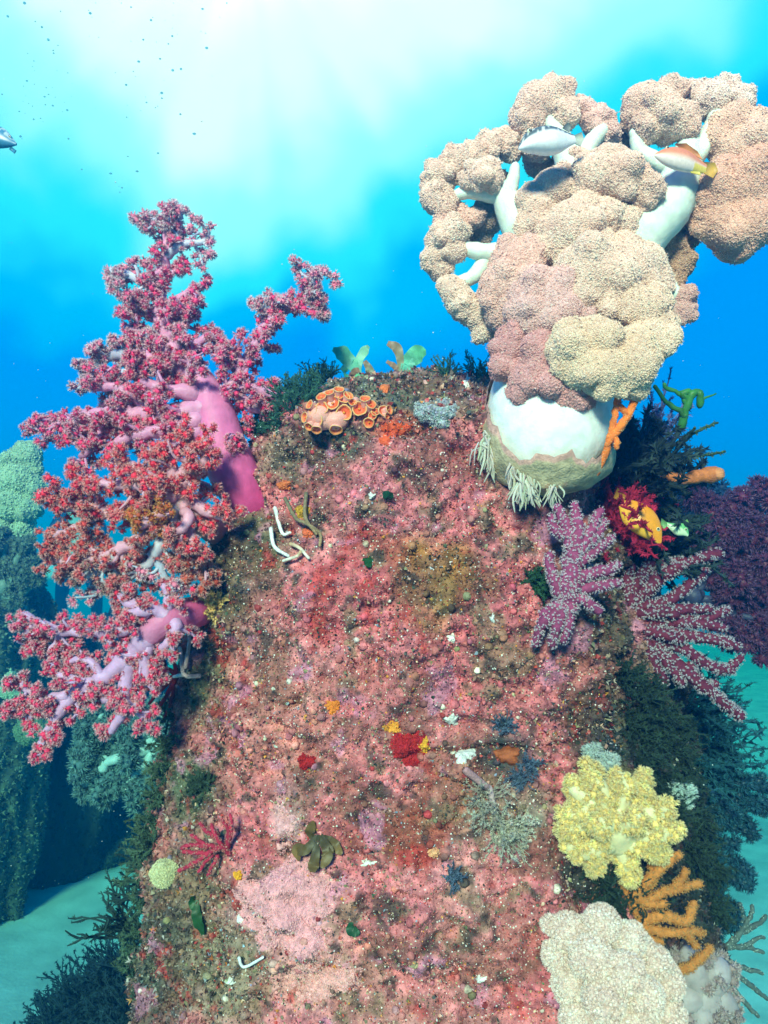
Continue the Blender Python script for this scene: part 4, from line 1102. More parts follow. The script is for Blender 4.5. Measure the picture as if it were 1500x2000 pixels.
# ================================================================== FISH
def fish(name, label, cat, nose, tail, d, half_up, half_dn, colf, eye, widthf=.45, prof=None, turn=0.0, fins=(), tailfin=None, n=40, er=4.0, eyecol=(.85, .8, .55)):
    """body lofted from the nose to the tail; half_up / half_dn: half heights in pixels along it"""
    u = U(d)
    A = P(nose[0], nose[1], d + (nose[2] if len(nose) > 2 else 0) * u); B = P(tail[0], tail[1], d + (tail[2] if len(tail) > 2 else 0) * u)
    root = thing(name, label, cat, (A + B) / 2)
    ax = nz(B - A); side = nz(-FWD - ax * (-FWD @ ax)); up = np.cross(side, ax)
    if up @ UPV < 0: up = -up
    m = 28
    t = np.linspace(0, 1, n)
    hu = np.interp(t, np.linspace(0, 1, len(half_up)), half_up); hd = np.interp(t, np.linspace(0, 1, len(half_dn)), half_dn)
    k = np.ones(5) / 5
    hu = np.convolve(np.pad(hu, 2, 'edge'), k, 'valid'); hd = np.convolve(np.pad(hd, 2, 'edge'), k, 'valid')
    hu[0] = min(hu[0], 2.5); hd[0] = min(hd[0], 2.5)
    an = np.linspace(0, 2 * np.pi, m, endpoint=False)
    V, C = [], []
    for i in range(n):
        c = A + (B - A) * t[i]
        w = (hu[i] + hd[i]) * widthf * (1 - .45 * max(0, t[i] - .6) / .4)
        s = np.sin(an); h = np.where(s > 0, hu[i] * s, hd[i] * s)
        V.append(c + up * (h * u)[:, None] + side * (np.cos(an) * w * u)[:, None])
        C += [colf(t[i], hh / (hu[i] if hh > 0 else hd[i] + 1e-6), side_) for hh, side_ in zip(h, np.cos(an))]
    V = np.concatenate(V); i = np.arange(n - 1)[:, None] * m; j = np.arange(m)[None]; j2 = (j + 1) % m
    F = np.stack([i + j, i + j2, i + m + j2, i + m + j], -1).reshape(-1, 4)
    mb = MB().add(V, F, np.array(C))
    mb.add(V[:m], np.array([[0, a, a + 1] for a in range(1, m - 1)]), np.array(C[:m])); mb.add(V[-m:], np.array([[0, a, a + 1] for a in range(1, m - 1)]), np.array(C[-m:]))
    mb.build('body', M_SKIN, root)
    ex, ey = eye
    # eye sits on the near flank
    rel = P(ex, ey, d) - A; te = float(np.clip((rel @ ax) / np.linalg.norm(B - A), 0, 1)); hh = float(rel @ up) / u
    wi = np.interp(te, t, (hu + hd) * widthf); hi = np.interp(te, t, hu if hh > 0 else hd)
    sd = wi * math.sqrt(max(0.05, 1 - (hh / max(hi, 1e-3)) ** 2))
    E = A + (B - A) * te + up * hh * u + side * (sd - er * .25) * u
    m1 = MB(); blob(m1, E, er * u, eyecol, 3, 0); eo = m1.build('eye', M_EYE, root)
    m2 = MB(); blob(m2, E + side * er * .55 * u, er * .62 * u, (.01, .01, .012), 3, 0); m2.build('pupil', M_EYE, eo)
    for fname, pts, col in fins:
        mb = MB(); q = px3(pts, d); cn = q.mean(0); nn = len(q); th = 1.0 * u
        v = np.vstack([q + side * th, q - side * th, [cn + side * th * 1.6], [cn - side * th * 1.6]])
        f = [(a, (a + 1) % nn, 2 * nn) for a in range(nn)] + [((a + 1) % nn + nn, a + nn, 2 * nn + 1) for a in range(nn)]
        f += [(a, (a + 1) % nn, nn + (a + 1) % nn) for a in range(nn)] + [(a, nn + (a + 1) % nn, nn + a) for a in range(nn)]
        cc = np.asarray(col)[None] * (1 + .25 * np.sin(np.arange(2 * nn + 2) * 1.9))[:, None]
        mb.add(v, np.array(f), np.clip(cc, .01, .95)); mb.build(fname, M_LEAF, root)
    return root
def c_puff(t, h, s):
    n = math.sin(t * 43 + h * 9) * math.sin(t * 27 - h * 21)
    if h > .62 - .25 * abs(t - .35): return (.10, .13, .13) if n < .45 else (.6, .62, .58)
    return (.86, .86, .87)
fish('pufferfish', 'white-bellied pufferfish with a dark speckled back nosing the cream coral', 'pufferfish', (1013, 290, -14), (1122, 272, 10), LD - .075, [3, 25, 32, 35, 34, 29, 19, 9], [3, 9, 14, 20, 23, 21, 14, 8], c_puff, (1029, 264), .42,
     fins=[('dorsal_fin', [(1098, 250, -8), (1108, 240, -4), (1116, 246, 0), (1112, 258, 0)], (.35, .4, .38, )), ('tail_fin', [(1118, 266, 8), (1136, 258, 14), (1140, 272, 16), (1134, 286, 14), (1118, 278, 8)], (.6, .65, .55))], er=5.5)
def c_wrasse(t, h, s):
    if h > .15: k = min(1, (h - .15) * 3); return (.78 * k + .85 * (1 - k), .26 * k + .62 * (1 - k), .13 * k + .50 * (1 - k))
    if t > .72: return (.80, .60, .12)
    return (.84, .70, .64)
fish('wrasse', 'salmon-orange wrasse with a pale belly resting against the cream coral top', 'wrasse', (1279, 303, -10), (1378, 330, 12), LD - .055, [3, 17, 24, 27, 26, 22, 15, 9], [3, 11, 15, 17, 17, 15, 12, 9], c_wrasse, (1299, 292), .30,
     fins=[('dorsal_fin', [(1318, 281, -4), (1340, 280, 0), (1362, 296, 6), (1372, 312, 10), (1350, 300, 4), (1330, 290, 0)], (.85, .35, .12)), ('tail_fin', [(1372, 316, 10), (1396, 318, 18), (1402, 334, 20), (1392, 348, 18), (1374, 338, 10)], (.85, .5, .1)), ('anal_fin', [(1338, 326, 0), (1366, 334, 8), (1368, 342, 8), (1350, 338, 4)], (.85, .7, .15))], er=3.6)
def c_yellow(t, h, s):
    return (.86, .30, .015) if h > -.3 else (.88, .44, .04)
fish('yellow_fish', 'golden-orange fish half hidden by the dark red bush, snout pointing down', 'fish', (1290, 1061, -6), (1218, 982, 20), 1.0, [3, 18, 27, 32, 33, 30, 22, 12], [3, 11, 18, 24, 28, 28, 22, 12], c_yellow, (1284, 1035), .26,
     fins=[('tail_fin', [(1222, 988, 18), (1198, 972, 24), (1206, 952, 26), (1228, 974, 20)], (.8, .35, .03))], er=4.2)
def c_green(t, h, s):
    return (.16, .48, .20) if h > .25 else (.62, .74, .50)
fish('green_fish', 'little pale green filefish beside the golden fish at the right edge of the pillar', 'fish', (1344, 1046, -2), (1300, 1022, 4), 1.03, [3, 14, 17, 15, 10, 5, 3], [2, 5, 10, 11, 8, 5, 3], c_green, (1338, 1034), .24,
     fins=[('tail_fin', [(1302, 1020, 3), (1292, 1012, 6), (1290, 1024, 8), (1296, 1034, 6), (1304, 1026, 3)], (.3, .6, .25)), ('dorsal_fin', [(1334, 1020, 0), (1342, 1014, 0), (1346, 1022, -1), (1342, 1028, -1)], (.3, .55, .2))], er=3.0)
def c_blue(t, h, s):
    n = math.sin(t * 37) * math.sin(h * 7 + t * 12)
    return (.05, .22, .36) if h < .5 or n < 0 else (.42, .56, .60)
fish('reef_fish', 'dark blue fish with a pale speckled back entering at the left edge', 'fish', (32, 282, 0), (-60, 262, 20), 1.15, [2, 14, 24, 28, 28, 22, 12, 8], [2, 9, 13, 16, 17, 14, 8, 6], c_blue, (20, 268), .35, er=2.5,
     fins=[('pectoral_fin', [(22, 286, -8), (32, 294, -8), (28, 300, -8), (18, 292, -8)], (.05, .25, .4)), ('tail_fin', [(-56, 262, 18), (-84, 246, 24), (-88, 272, 24), (-60, 270, 18)], (.05, .2, .32))])

# ================================================================== SEAWEEDS
def ribbon(mb, path, w, col, col2=None, ruffle=.25, thick=.0006, n=16, m=5):
    path = smooth_path(path, n); tan = nz(np.gradient(path, axis=0))
    sd = nz(np.cross(tan, FWD + rng.normal(0, .3, 3)))
    wv = np.interp(np.linspace(0, 1, n), np.linspace(0, 1, len(w)), w)
    nr = np.cross(sd, tan); V, C = [], []
    ph = rng.random() * 6
    for i in range(n):
        for j in range(m):
            s = j / (m - 1) * 2 - 1
            V.append(path[i] + sd[i] * s * wv[i] + nr[i] * wv[i] * ruffle * (s * s) * math.sin(i * 1.3 + ph + (2 if s > 0 else 0)))
            f = i / (n - 1); C.append(np.asarray(col) * (1 - f) + np.asarray(col2 if col2 is not None else col) * f)
    V = np.array(V); C = np.array(C); N = np.repeat(nr, m, 0)
    V2 = np.concatenate([V + N * thick, V - N * thick])
    i = np.arange(n - 1)[:, None] * m; j = np.arange(m - 1)[None]
    f = np.stack([i + j, i + j + 1, i + m + j + 1, i + m + j], -1).reshape(-1, 4)
    mb.add(V2, np.concatenate([f, f[:, ::-1] + n * m]), np.concatenate([C, C]))
def seaweed(label, d, blades, name='leafy_seaweed', cat='seaweed', group=None, part='blade'):
    root = thing(name, label, cat, P(*blades[0][0][0][:2], d), group)
    for line, w, c, c2 in blades:
        mb = MB(); ribbon(mb, px3(line, d), np.array(w) * U(d), c, c2)
        mb.build(part, M_LEAF, root)
    return root
GRN, TEA, BRN = (.14, .60, .30), (.20, .66, .50), (.34, .20, .12)
seaweed('tattered pale green seaweed standing on top of the pillar behind the cup coral', 1.16,
        [([(705, 745), (690, 715), (668, 690), (650, 682)], [4, 12, 16, 4], TEA, GRN), ([(705, 745), (700, 710), (712, 685), (720, 676)], [3, 8, 9, 3], TEA, (.3, .6, .4)), ([(700, 742), (680, 735), (672, 722), (690, 700)], [3, 8, 8, 3], GRN, TEA), ([(712, 745), (722, 725), (712, 705)], [3, 9, 4], (.25, .45, .3), BRN)])
seaweed('curled brown-tipped green seaweed at the crest of the pillar', 1.17,
        [([(778, 730), (782, 705), (775, 680), (757, 670)], [4, 7, 10, 5], (.3, .35, .2), BRN), ([(785, 728), (800, 705), (818, 690), (832, 688)], [5, 16, 18, 5], TEA, GRN), ([(780, 728), (770, 715), (755, 706)], [3, 6, 3], BRN, BRN), ([(790, 726), (800, 715), (802, 700)], [4, 12, 5], TEA, TEA)])
seaweed('vivid green blade of seaweed lying on the crest left of the curled one', 1.10,
        [([(690, 732, -5), (710, 742, -12), (735, 738, -12)], [4, 11, 4], (.12, .62, .28), (.10, .55, .30)), ([(690, 738, -5), (694, 726, -10), (702, 722, -8)], [6, 8, 4], BRN, BRN), ([(770, 738, -10), (790, 746, -14), (812, 742, -10)], [3, 8, 3], (.2, .22, .14), BRN)])
finger_colony('green_seaweed', 'upright green finger-branched seaweed against blue water right of the white stalk', 'seaweed', 1.05,
    [([(1330, 835, 10), (1340, 800, 0), (1352, 770, -4), (1366, 768, -4), (1368, 790, 0)], 8, 7), ([(1338, 812, 0), (1325, 800, 0), (1300, 785, 0), (1280, 755, 0)], 6, 4), ([(1340, 790, 0), (1330, 770, 0), (1305, 760, 0), (1298, 752, 0)], 5, 4), ([(1345, 780, 0), (1332, 770, -3), (1345, 765, -4)], 7, 7), ([(1368, 785, 0), (1380, 775, 0), (1400, 770, 0)], 3, 1.5)],
    (.05, .24, .05), None, material=M_LEAF, part='branch')
finger_colony('dark_seaweed', 'straggly dark olive seaweed twigs fanning right below the green finger seaweed', 'seaweed', 1.13,
    [([(1290, 930, 20), (1320, 880, 0), (1350, 850, 0), (1400, 825, 0)], 5, 2.5), ([(1300, 910, 10), (1310, 870, 0), (1330, 830, 0), (1335, 812, 0)], 5, 3), ([(1290, 900, 10), (1320, 890, 0), (1370, 890, 0), (1415, 882, 0)], 4, 2.5), ([(1300, 920, 10), (1330, 912, 0), (1342, 890, 0)], 4, 2), ([(1280, 900, 10), (1290, 860, 0), (1300, 830, 0)], 5, 3), ([(1290, 890, 10), (1330, 860, -5), (1360, 835, -5)], 4, 2.5)],
    (.03, .055, .015), (.14, .22, .05), sp=7, dotr=3, part='branch', material=M_DARK)
def at(x, y, off=0.0, dflt=1.2):
    p, n, d = hit(x, y, dflt)
    return p + n * off, n
bush('feathery_hydroid', 'violet-blue feathery hydroid stems between the orange gorgonian and the green seaweed', 'hydroid', P(1270, 880, 1.12), UPV + RGT * .25, 16, .085, (.05, .06, .16), (.16, .16, .36), spread=.28, thick=2.4, lsize=9, leaf=4)
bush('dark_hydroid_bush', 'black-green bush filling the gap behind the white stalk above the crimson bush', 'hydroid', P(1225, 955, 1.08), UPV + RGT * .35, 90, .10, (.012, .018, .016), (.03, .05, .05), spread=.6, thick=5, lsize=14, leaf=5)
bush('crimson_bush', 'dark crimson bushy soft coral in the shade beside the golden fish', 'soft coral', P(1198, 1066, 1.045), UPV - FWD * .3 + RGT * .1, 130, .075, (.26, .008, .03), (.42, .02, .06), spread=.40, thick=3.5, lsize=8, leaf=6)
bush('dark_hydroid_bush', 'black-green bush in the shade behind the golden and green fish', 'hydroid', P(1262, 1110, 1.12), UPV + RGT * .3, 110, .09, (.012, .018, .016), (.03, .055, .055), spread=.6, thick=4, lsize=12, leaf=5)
# filamentous tufts round the outline of the pillar
TUFT = [(512, 815), (535, 800), (556, 786), (580, 775), (605, 765), (625, 752), (545, 830), (520, 840), (640, 745), (870, 735), (925, 738), (955, 742), (575, 800), (600, 785), (498, 850)]
for x, y in TUFT:
    p, n = at(x, y, .0, 1.16)
    bush('alga_tuft', 'wiry dark green alga tuft on the upper rim of the pillar', 'seaweed', p, n * .4 + UPV * .8, 26, .034, (.02, .07, .05), (.05, .14, .09), 'alga tufts along the pillar rim', spread=.6, thick=1.5, lsize=5, leaf=2, u=.0006)
for x, y in [(345, 1400), (335, 1450), (325, 1500), (318, 1560), (305, 1610), (300, 1655), (295, 1640), (285, 1770), (275, 1720), (278, 1820), (268, 1850), (262, 1905), (280, 1690)]:
    p, n = at(x, y, .0, 1.17)
    bush('edge_alga', 'dark teal-green bushy alga along the left edge of the pillar', 'seaweed', p, n * .8 - RGT * .5 + UPV * .3, 17, .030, (.03, .06, .04), (.08, .13, .08), 'algae along the left pillar edge', spread=.6, thick=2.4, lsize=7, leaf=3, u=.0007)
for x, y, l in [(228, 1800, .09), (245, 1720, .06), (262, 1640, .06), (215, 1790, .08)]:
    bush('branched_alga', 'black twiggy alga poking left from the lower pillar edge over pale sand', 'seaweed', P(x + 45, y + 25, 1.2), -RGT + UPV * .4, 9, l, (.012, .02, .02), (.03, .06, .05), 'twiggy algae at the lower left edge', spread=.45, thick=3.5, lsize=8, leaf=2)
# shaded growth on the right side of the pillar
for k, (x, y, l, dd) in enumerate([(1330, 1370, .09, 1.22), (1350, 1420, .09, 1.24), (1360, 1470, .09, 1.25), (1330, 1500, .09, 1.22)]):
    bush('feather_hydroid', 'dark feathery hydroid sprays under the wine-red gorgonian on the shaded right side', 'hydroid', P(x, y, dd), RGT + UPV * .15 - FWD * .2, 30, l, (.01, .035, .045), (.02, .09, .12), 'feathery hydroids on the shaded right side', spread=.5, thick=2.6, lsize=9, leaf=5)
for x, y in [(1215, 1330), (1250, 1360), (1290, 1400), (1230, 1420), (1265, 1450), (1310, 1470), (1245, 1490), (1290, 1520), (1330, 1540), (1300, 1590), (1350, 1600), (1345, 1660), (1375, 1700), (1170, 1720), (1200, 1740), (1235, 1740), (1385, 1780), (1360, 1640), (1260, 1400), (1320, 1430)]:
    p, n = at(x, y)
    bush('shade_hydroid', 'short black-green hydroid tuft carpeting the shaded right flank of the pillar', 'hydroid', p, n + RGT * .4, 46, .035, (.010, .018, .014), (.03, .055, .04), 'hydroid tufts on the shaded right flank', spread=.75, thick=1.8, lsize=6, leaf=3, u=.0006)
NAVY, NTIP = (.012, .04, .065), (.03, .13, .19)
def shade_coral(label, d, base, br, c0=NAVY, c1=NTIP, cb=(.03, .12, .17), cl=(13, 18), npol=16, group=None, cat='soft coral', name='shaded_soft_coral', tlen=(18, 38), step=17, r=(12, 6)):
    carnation(name, label, cat, d, [(base[0], base[1], 20, 22), (base[0] + 8, base[1] - 5, 0, 20), (base[0] + 16, base[1] - 8, 0, 16)], [cb, cb], cb, c0, c1, branches=[(b, r[0], r[1]) for b in br], group=group, cl=cl, npol=npol, tlen=tlen, step=step)
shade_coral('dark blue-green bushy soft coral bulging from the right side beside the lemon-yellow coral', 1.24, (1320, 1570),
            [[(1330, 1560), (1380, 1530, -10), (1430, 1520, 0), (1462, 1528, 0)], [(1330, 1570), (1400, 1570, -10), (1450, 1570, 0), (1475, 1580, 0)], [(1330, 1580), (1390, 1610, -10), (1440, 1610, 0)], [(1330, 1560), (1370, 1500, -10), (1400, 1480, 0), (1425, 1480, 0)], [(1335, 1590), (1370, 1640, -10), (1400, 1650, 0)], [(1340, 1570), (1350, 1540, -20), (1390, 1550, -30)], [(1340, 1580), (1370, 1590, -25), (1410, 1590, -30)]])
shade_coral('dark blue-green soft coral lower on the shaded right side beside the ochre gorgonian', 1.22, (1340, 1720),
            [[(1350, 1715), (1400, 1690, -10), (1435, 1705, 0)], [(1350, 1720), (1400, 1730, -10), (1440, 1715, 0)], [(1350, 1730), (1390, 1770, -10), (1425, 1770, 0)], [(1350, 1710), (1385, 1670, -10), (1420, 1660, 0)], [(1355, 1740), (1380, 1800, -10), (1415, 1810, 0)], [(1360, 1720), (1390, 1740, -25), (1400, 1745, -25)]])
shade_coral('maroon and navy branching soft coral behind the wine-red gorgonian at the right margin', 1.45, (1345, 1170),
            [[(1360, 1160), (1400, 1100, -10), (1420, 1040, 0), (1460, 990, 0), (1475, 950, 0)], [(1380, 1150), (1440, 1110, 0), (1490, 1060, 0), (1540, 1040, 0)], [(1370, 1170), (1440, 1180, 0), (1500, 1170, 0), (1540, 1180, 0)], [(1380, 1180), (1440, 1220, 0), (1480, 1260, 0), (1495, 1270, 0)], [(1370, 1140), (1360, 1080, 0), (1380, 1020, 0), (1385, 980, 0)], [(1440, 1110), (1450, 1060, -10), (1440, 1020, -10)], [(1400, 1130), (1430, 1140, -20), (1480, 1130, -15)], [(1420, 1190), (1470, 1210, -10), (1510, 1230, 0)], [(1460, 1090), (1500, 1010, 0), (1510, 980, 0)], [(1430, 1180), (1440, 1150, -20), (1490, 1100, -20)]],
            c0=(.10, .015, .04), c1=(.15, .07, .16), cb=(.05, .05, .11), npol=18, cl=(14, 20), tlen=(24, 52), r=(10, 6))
shade_coral('blue bushy soft coral in hazy water below the club sponge', 1.6, (1310, 1060),
            [[(1320, 1050), (1330, 1010, 0), (1320, 970, 0)], [(1325, 1050), (1365, 1010, 0), (1385, 960, 0)], [(1325, 1050), (1380, 1030, 0), (1400, 1000, 0)], [(1330, 1040), (1350, 980, 0), (1345, 950, 0)]], c0=(.02, .06, .14), c1=(.05, .15, .26), cb=(.05, .14, .24), cl=(13, 18))
finger_colony('pale_gorgonian', 'grey-green branching gorgonian with white dots at the right margin by the grey-pink coral', 'gorgonian', 1.2,
    [([(1395, 1870, 0), (1430, 1840, -4), (1460, 1800, -4), (1470, 1770, 0)], 7, 4), ([(1420, 1850, 0), (1455, 1850, 0), (1490, 1860, 0)], 6, 4), ([(1440, 1830, 0), (1450, 1790, 0), (1445, 1765, 0)], 6, 4), ([(1450, 1820, 0), (1480, 1805, 0), (1495, 1790, 0)], 6, 4), ([(1410, 1870, 0), (1450, 1890, 0), (1490, 1900, 0)], 6, 4), ([(1420, 1890, 0), (1460, 1920, 0), (1498, 1950, 0)], 6, 4), ([(1410, 1890, 0), (1440, 1940, 0), (1480, 1985, 0)], 6, 4), ([(1450, 1850, 0), (1475, 1835, 0), (1492, 1830, 0)], 5, 3.5)],
    (.10, .13, .13), (.40, .46, .44), sp=7, dotr=2.6, halo=False)
# pale teal coral and dark weed at the foot of the pillar, left
carnation('teal_soft_coral', 'pale teal branching soft coral in the water left of the pillar below the lilac coral', 'soft coral', 1.75, [(345, 1470, 20, 26), (320, 1450, 0, 24), (295, 1450, 0, 20)], [(.24, .42, .44), (.34, .54, .56)], (.34, .56, .58), (.07, .14, .15), (.16, .30, .30),
    branches=[([(300, 1450), (240, 1430, 0), (190, 1440, 0), (155, 1470, 0)], 16, 7), ([(300, 1450), (260, 1400, 0), (250, 1385, 0)], 14, 7), ([(300, 1455), (230, 1480, -10), (190, 1510, 0), (160, 1540, 0)], 16, 7), ([(305, 1460), (270, 1510, -10), (230, 1540, 0), (215, 1560, 0)], 15, 7), ([(310, 1460), (300, 1520, 0), (280, 1555, 0)], 14, 7), ([(250, 1430), (210, 1400, 0), (180, 1400, 0)], 11, 6), ([(310, 1450), (320, 1410, 0), (325, 1390, 0)], 12, 7), ([(315, 1465), (325, 1530, 0), (325, 1570, 0)], 12, 7)],
    cl=(14, 20), npol=18, tlen=(22, 44), step=20)
for x, y, d in [(120, 1960, 1.75), (190, 1920, 1.65), (245, 1895, 1.55), (160, 2010, 1.6), (230, 1980, 1.5), (300, 1960, 1.4), (90, 2010, 1.9), (265, 2030, 1.4)]:
    bush('dark_kelp', 'dense navy-black weed massed at the bottom left foot of the pillar', 'seaweed', P(x + 30, y + 55, d), UPV * .8 - RGT * .35, 130, .12, (.006, .012, .02), (.015, .04, .055), 'weed at the pillar foot', spread=.6, thick=3, lsize=9, leaf=6)

# ================================================================== SMALL LIFE ON THE PILLAR FACE
def twig(label, name, cat, lines, r, col, tip=None, off=.006, part='branch', jit=.06, group=None, mt=None):
    p0, n0 = at(*lines[0][0][:2])
    root = thing(name, label, cat, p0, group)
    for ln in lines:
        pts = []
        for q in ln:
            p, n = at(q[0], q[1]); pts.append(p + n * (off + (q[2] if len(q) > 2 else 0) * .0007))
        path = smooth_path(pts, 12); mb = MB()
        c = np.asarray(col)[None] * np.ones((12, 1))
        if tip is not None: c = c * (1 - np.linspace(0, 1, 12)[:, None]) + np.asarray(tip)[None] * np.linspace(0, 1, 12)[:, None]
        tube(mb, path, np.linspace(r, r * .75, 12) * .00062, c, 8, jit)
        mb.build(part, mt or M_SPONGE, root)
    return root
twig('two white bleached twigs with a tan fork on the upper left of the pillar face', 'bleached_twig', 'twig', [[(543, 1000, 4), (558, 1025, 10), (568, 1050, 4)], [(527, 1038, 4), (540, 1068, 10), (558, 1090, 4)]], 4.2, (.84, .82, .80))
twig('tan forked twig under the two white bleached twigs', 'tan_twig', 'twig', [[(575, 1062, 3), (592, 1082, 8), (612, 1090, 2)], [(592, 1084, 8), (575, 1092, 8), (557, 1106, 4)]], 3.8, (.66, .42, .24), (.80, .74, .66))
twig('limp olive frond hanging right of the white bleached twigs', 'olive_frond', 'seaweed', [[(566, 975, 2), (580, 1005, 10), (605, 1020, 12), (618, 1035, 8), (626, 1058, 3)], [(604, 965, 2), (612, 1000, 10), (614, 1030, 10)]], 4, (.20, .17, .10), (.40, .25, .13))
twig('pale pink forked twig standing at the left edge below the lilac coral trunk', 'pink_twig', 'twig', [[(395, 1315, 2), (372, 1308, 12), (366, 1280, 18), (352, 1252, 20), (349, 1240, 20)], [(368, 1285, 18), (370, 1260, 22), (366, 1228, 22), (361, 1222, 22)], [(374, 1300, 14), (382, 1270, 20), (380, 1230, 20)], [(373, 1308, 12), (358, 1305, 16)]], 4.6, (.72, .46, .44), (.84, .72, .70))
def tunicate():
    p, n = at(358, 1236)
    root = thing('orange_tunicate', 'small peach sea squirt hanging under the lilac coral trunk', 'sea squirt', p)
    mb = MB()
    tube(mb, smooth_path([p + n * .012 + UPV * .012, p + n * .016, p + n * .014 - UPV * .014], 12), np.array([4, 7, 9, 10, 10.5, 10.5, 10, 9, 7, 5, 4, 3]) * .0006, (.78, .30, .12), 12, .03)
    mb.build('body', M_FLESH, root)
tunicate()
def crust_patch(label, name, cat, x, y, rx, ry, col, h=.004, tmpl=None, var=.2, fz=.003, nf=0, c1=None, part=None, edge=.28, material=None, group=None, lean=.5):
    p0, n0, _ = hit(x, y)
    V = [p0 + n0 * h]; K, M = 12, 40
    seed = rng.random() * 50
    dome = [1.0]
    for k in range(1, K + 1):
        f = k / K
        for m in range(M):
            a = 2 * math.pi * m / M
            w = 1 + edge * (math.sin(3 * a + seed) * .5 + math.sin(5 * a + seed * 2) * .35 + math.sin(9 * a + seed * 3) * .3)
            p, n, d = hit(x + rx * f * w * math.cos(a), y + ry * f * w * math.sin(a))
            if abs(d - (p0 - CAM) @ FWD) > .12: p = p0; n = n0
            hh = h * (1 - f ** 3) - .001 * (f > .97)
            V.append(p + n0 * hh); dome.append(1 - f)
    V = np.array(V)
    V = V + n0 * (h * .5 * fbm(V, 90, 3, int(seed)) * np.array(dome))[:, None]
    F = [[0, 1 + m, 1 + (m + 1) % M] for m in range(M)]
    for k in range(K - 1):
        for m in range(M):
            a, b = 1 + k * M + m, 1 + k * M + (m + 1) % M
            F += [[a, a + M, b + M], [a, b + M, b]]
    F = np.array(F)
    if (mesh_normals(V, F).mean(0) @ n0) < 0: F = F[:, ::-1]
    C = np.clip(np.asarray(col)[None] * (1 + var * fbm(V, 60, 3, 5)[:, None]), .01, .95)
    mb = MB().add(V, F, C)
    if nf:
        p, n, idx = sample_tris(V, F, nf)
        scatter(mb, tmpl or T_OCT, p, n, fz * (.6 + .8 * rng.random(nf)), vary(col, nf, var), vary(c1 if c1 is not None else col, nf, var * .6), lean)
    o = mb.build(name, material or M_SPONGE, None, smooth=not nf)
    return tag(o, label, cat, group)
crust_patch('crimson red sponge crust in the middle of the pillar face', 'red_sponge', 'sponge', 800, 1460, 36, 32, (.42, .012, .015), .006, T_OCT, .2, .004, 500, (.5, .03, .03))
crust_patch('small crimson sponge crust left of the larger crimson one', 'red_sponge', 'sponge', 598, 1487, 16, 14, (.42, .015, .015), .005, T_OCT, .2, .003, 140)
crust_patch('upright red sponge lump on the upper left edge beside the orange-red coral', 'red_sponge', 'sponge', 402, 1118, 14, 26, (.50, .02, .03), .010, T_OCT, .25, .003, 240)
crust_patch('flame-red sponge crust just below the cup coral', 'red_sponge', 'sponge', 772, 838, 30, 16, (.72, .10, .03), .004, T_OCT, .2, .003, 160)
crust_patch('second flame-red spot right of the crust below the cup coral', 'red_sponge', 'sponge', 752, 862, 12, 9, (.72, .10, .03), .004)
crust_patch('grey-blue knobbly sponge mat right of the cup coral', 'grey_sponge', 'sponge', 852, 805, 42, 27, (.26, .28, .30), .012, T_OCT, .4, .0042, 800, (.44, .48, .50))
crust_patch('rust-brown rounded sponge disc in the dark hollow right of centre', 'brown_sponge', 'sponge', 992, 1474, 25, 20, (.38, .09, .03), .008)
crust_patch('orange sponge blob at the top right shoulder near the algae', 'orange_sponge', 'sponge', 752, 760, 11, 8, (.75, .18, .05), .005)
for lab, x, y, rx, ry, c in [('orange-yellow blob on the right side of the crimson crust', 828, 1455, 11, 18, (.80, .36, .03)), ('orange blob just above the crimson crust', 766, 1420, 15, 11, (.82, .32, .04)), ('bright orange fleck up left of the crimson crust', 650, 1380, 14, 13, (.84, .24, .03)),
                             ('orange fleck near the left rim above the orange-red coral foot', 350, 1105, 16, 6, (.80, .28, .05)), ('golden button left of the bright pink crust', 465, 1710, 8, 8, (.85, .36, .02)), ('peach-orange fleck low on the right of the face', 848, 1665, 10, 8, (.80, .36, .18)),
                             ('orange-red fleck left of the limp olive frond', 602, 1042, 11, 8, (.84, .16, .06)), ('ochre smear beside the limp olive frond', 592, 1000, 14, 12, (.50, .26, .02)), ('orange smear under the pink trunk of the crimson coral', 555, 948, 14, 9, (.68, .17, .05)), ('small orange fleck on the left edge by the pale ball sponge', 302, 1815, 7, 4, (.80, .22, .05))]:
    crust_patch(lab, 'orange_sponge', 'sponge', x, y, rx, ry, c, .005, T_OCT, .2, .003, 60)
for lab, x, y, rx, ry in [('white shell chip right of centre on the upper face', 881, 1247, 7, 9), ('chalky white blotch right above the crimson crust', 882, 1405, 14, 10), ('largest chalky white blotch right of the crimson crust', 905, 1475, 24, 14), ('white sliver beside the cream coral stalk at the crest', 912, 748, 8, 13), ('white chip low in the face beneath the cream fluffy coral level', 940, 1912, 10, 7),
                          ('white chip right of the frilly brown weed', 718, 1685, 14, 7), ('white speck on the upper face left of the cream stalk', 726, 968, 7, 6), ('small white chip by the right violet gorgonian', 962, 1208, 5, 9), ('elongated white chip beside the bright pink crust', 470, 1795, 5, 9), ('small white flake near the bottom centre left', 450, 1915, 9, 6)]:
    crust_patch(lab, 'white_shell_chip', 'shell', x, y, rx, ry, (.84, .80, .74), .004, edge=.5)
crust_patch('magenta-pink coralline crust low on the left of the face', 'pink_coralline_crust', 'coralline algae', 562, 1775, 92, 100, (.84, .34, .38), .004, T_OCT, .15, .0022, 3600, (.86, .46, .48))
crust_patch('flat pale rose coralline crust at the bottom centre', 'pink_coralline_crust', 'coralline algae', 625, 1915, 80, 36, (.80, .34, .33), .003, T_OCT, .2, .0024, 1500, (.84, .46, .44))
crust_patch('narrow pink coralline strip above the large magenta-pink one', 'pink_coralline_crust', 'coralline algae', 556, 1618, 20, 45, (.80, .38, .40), .004, T_OCT, .15, .0024, 380)
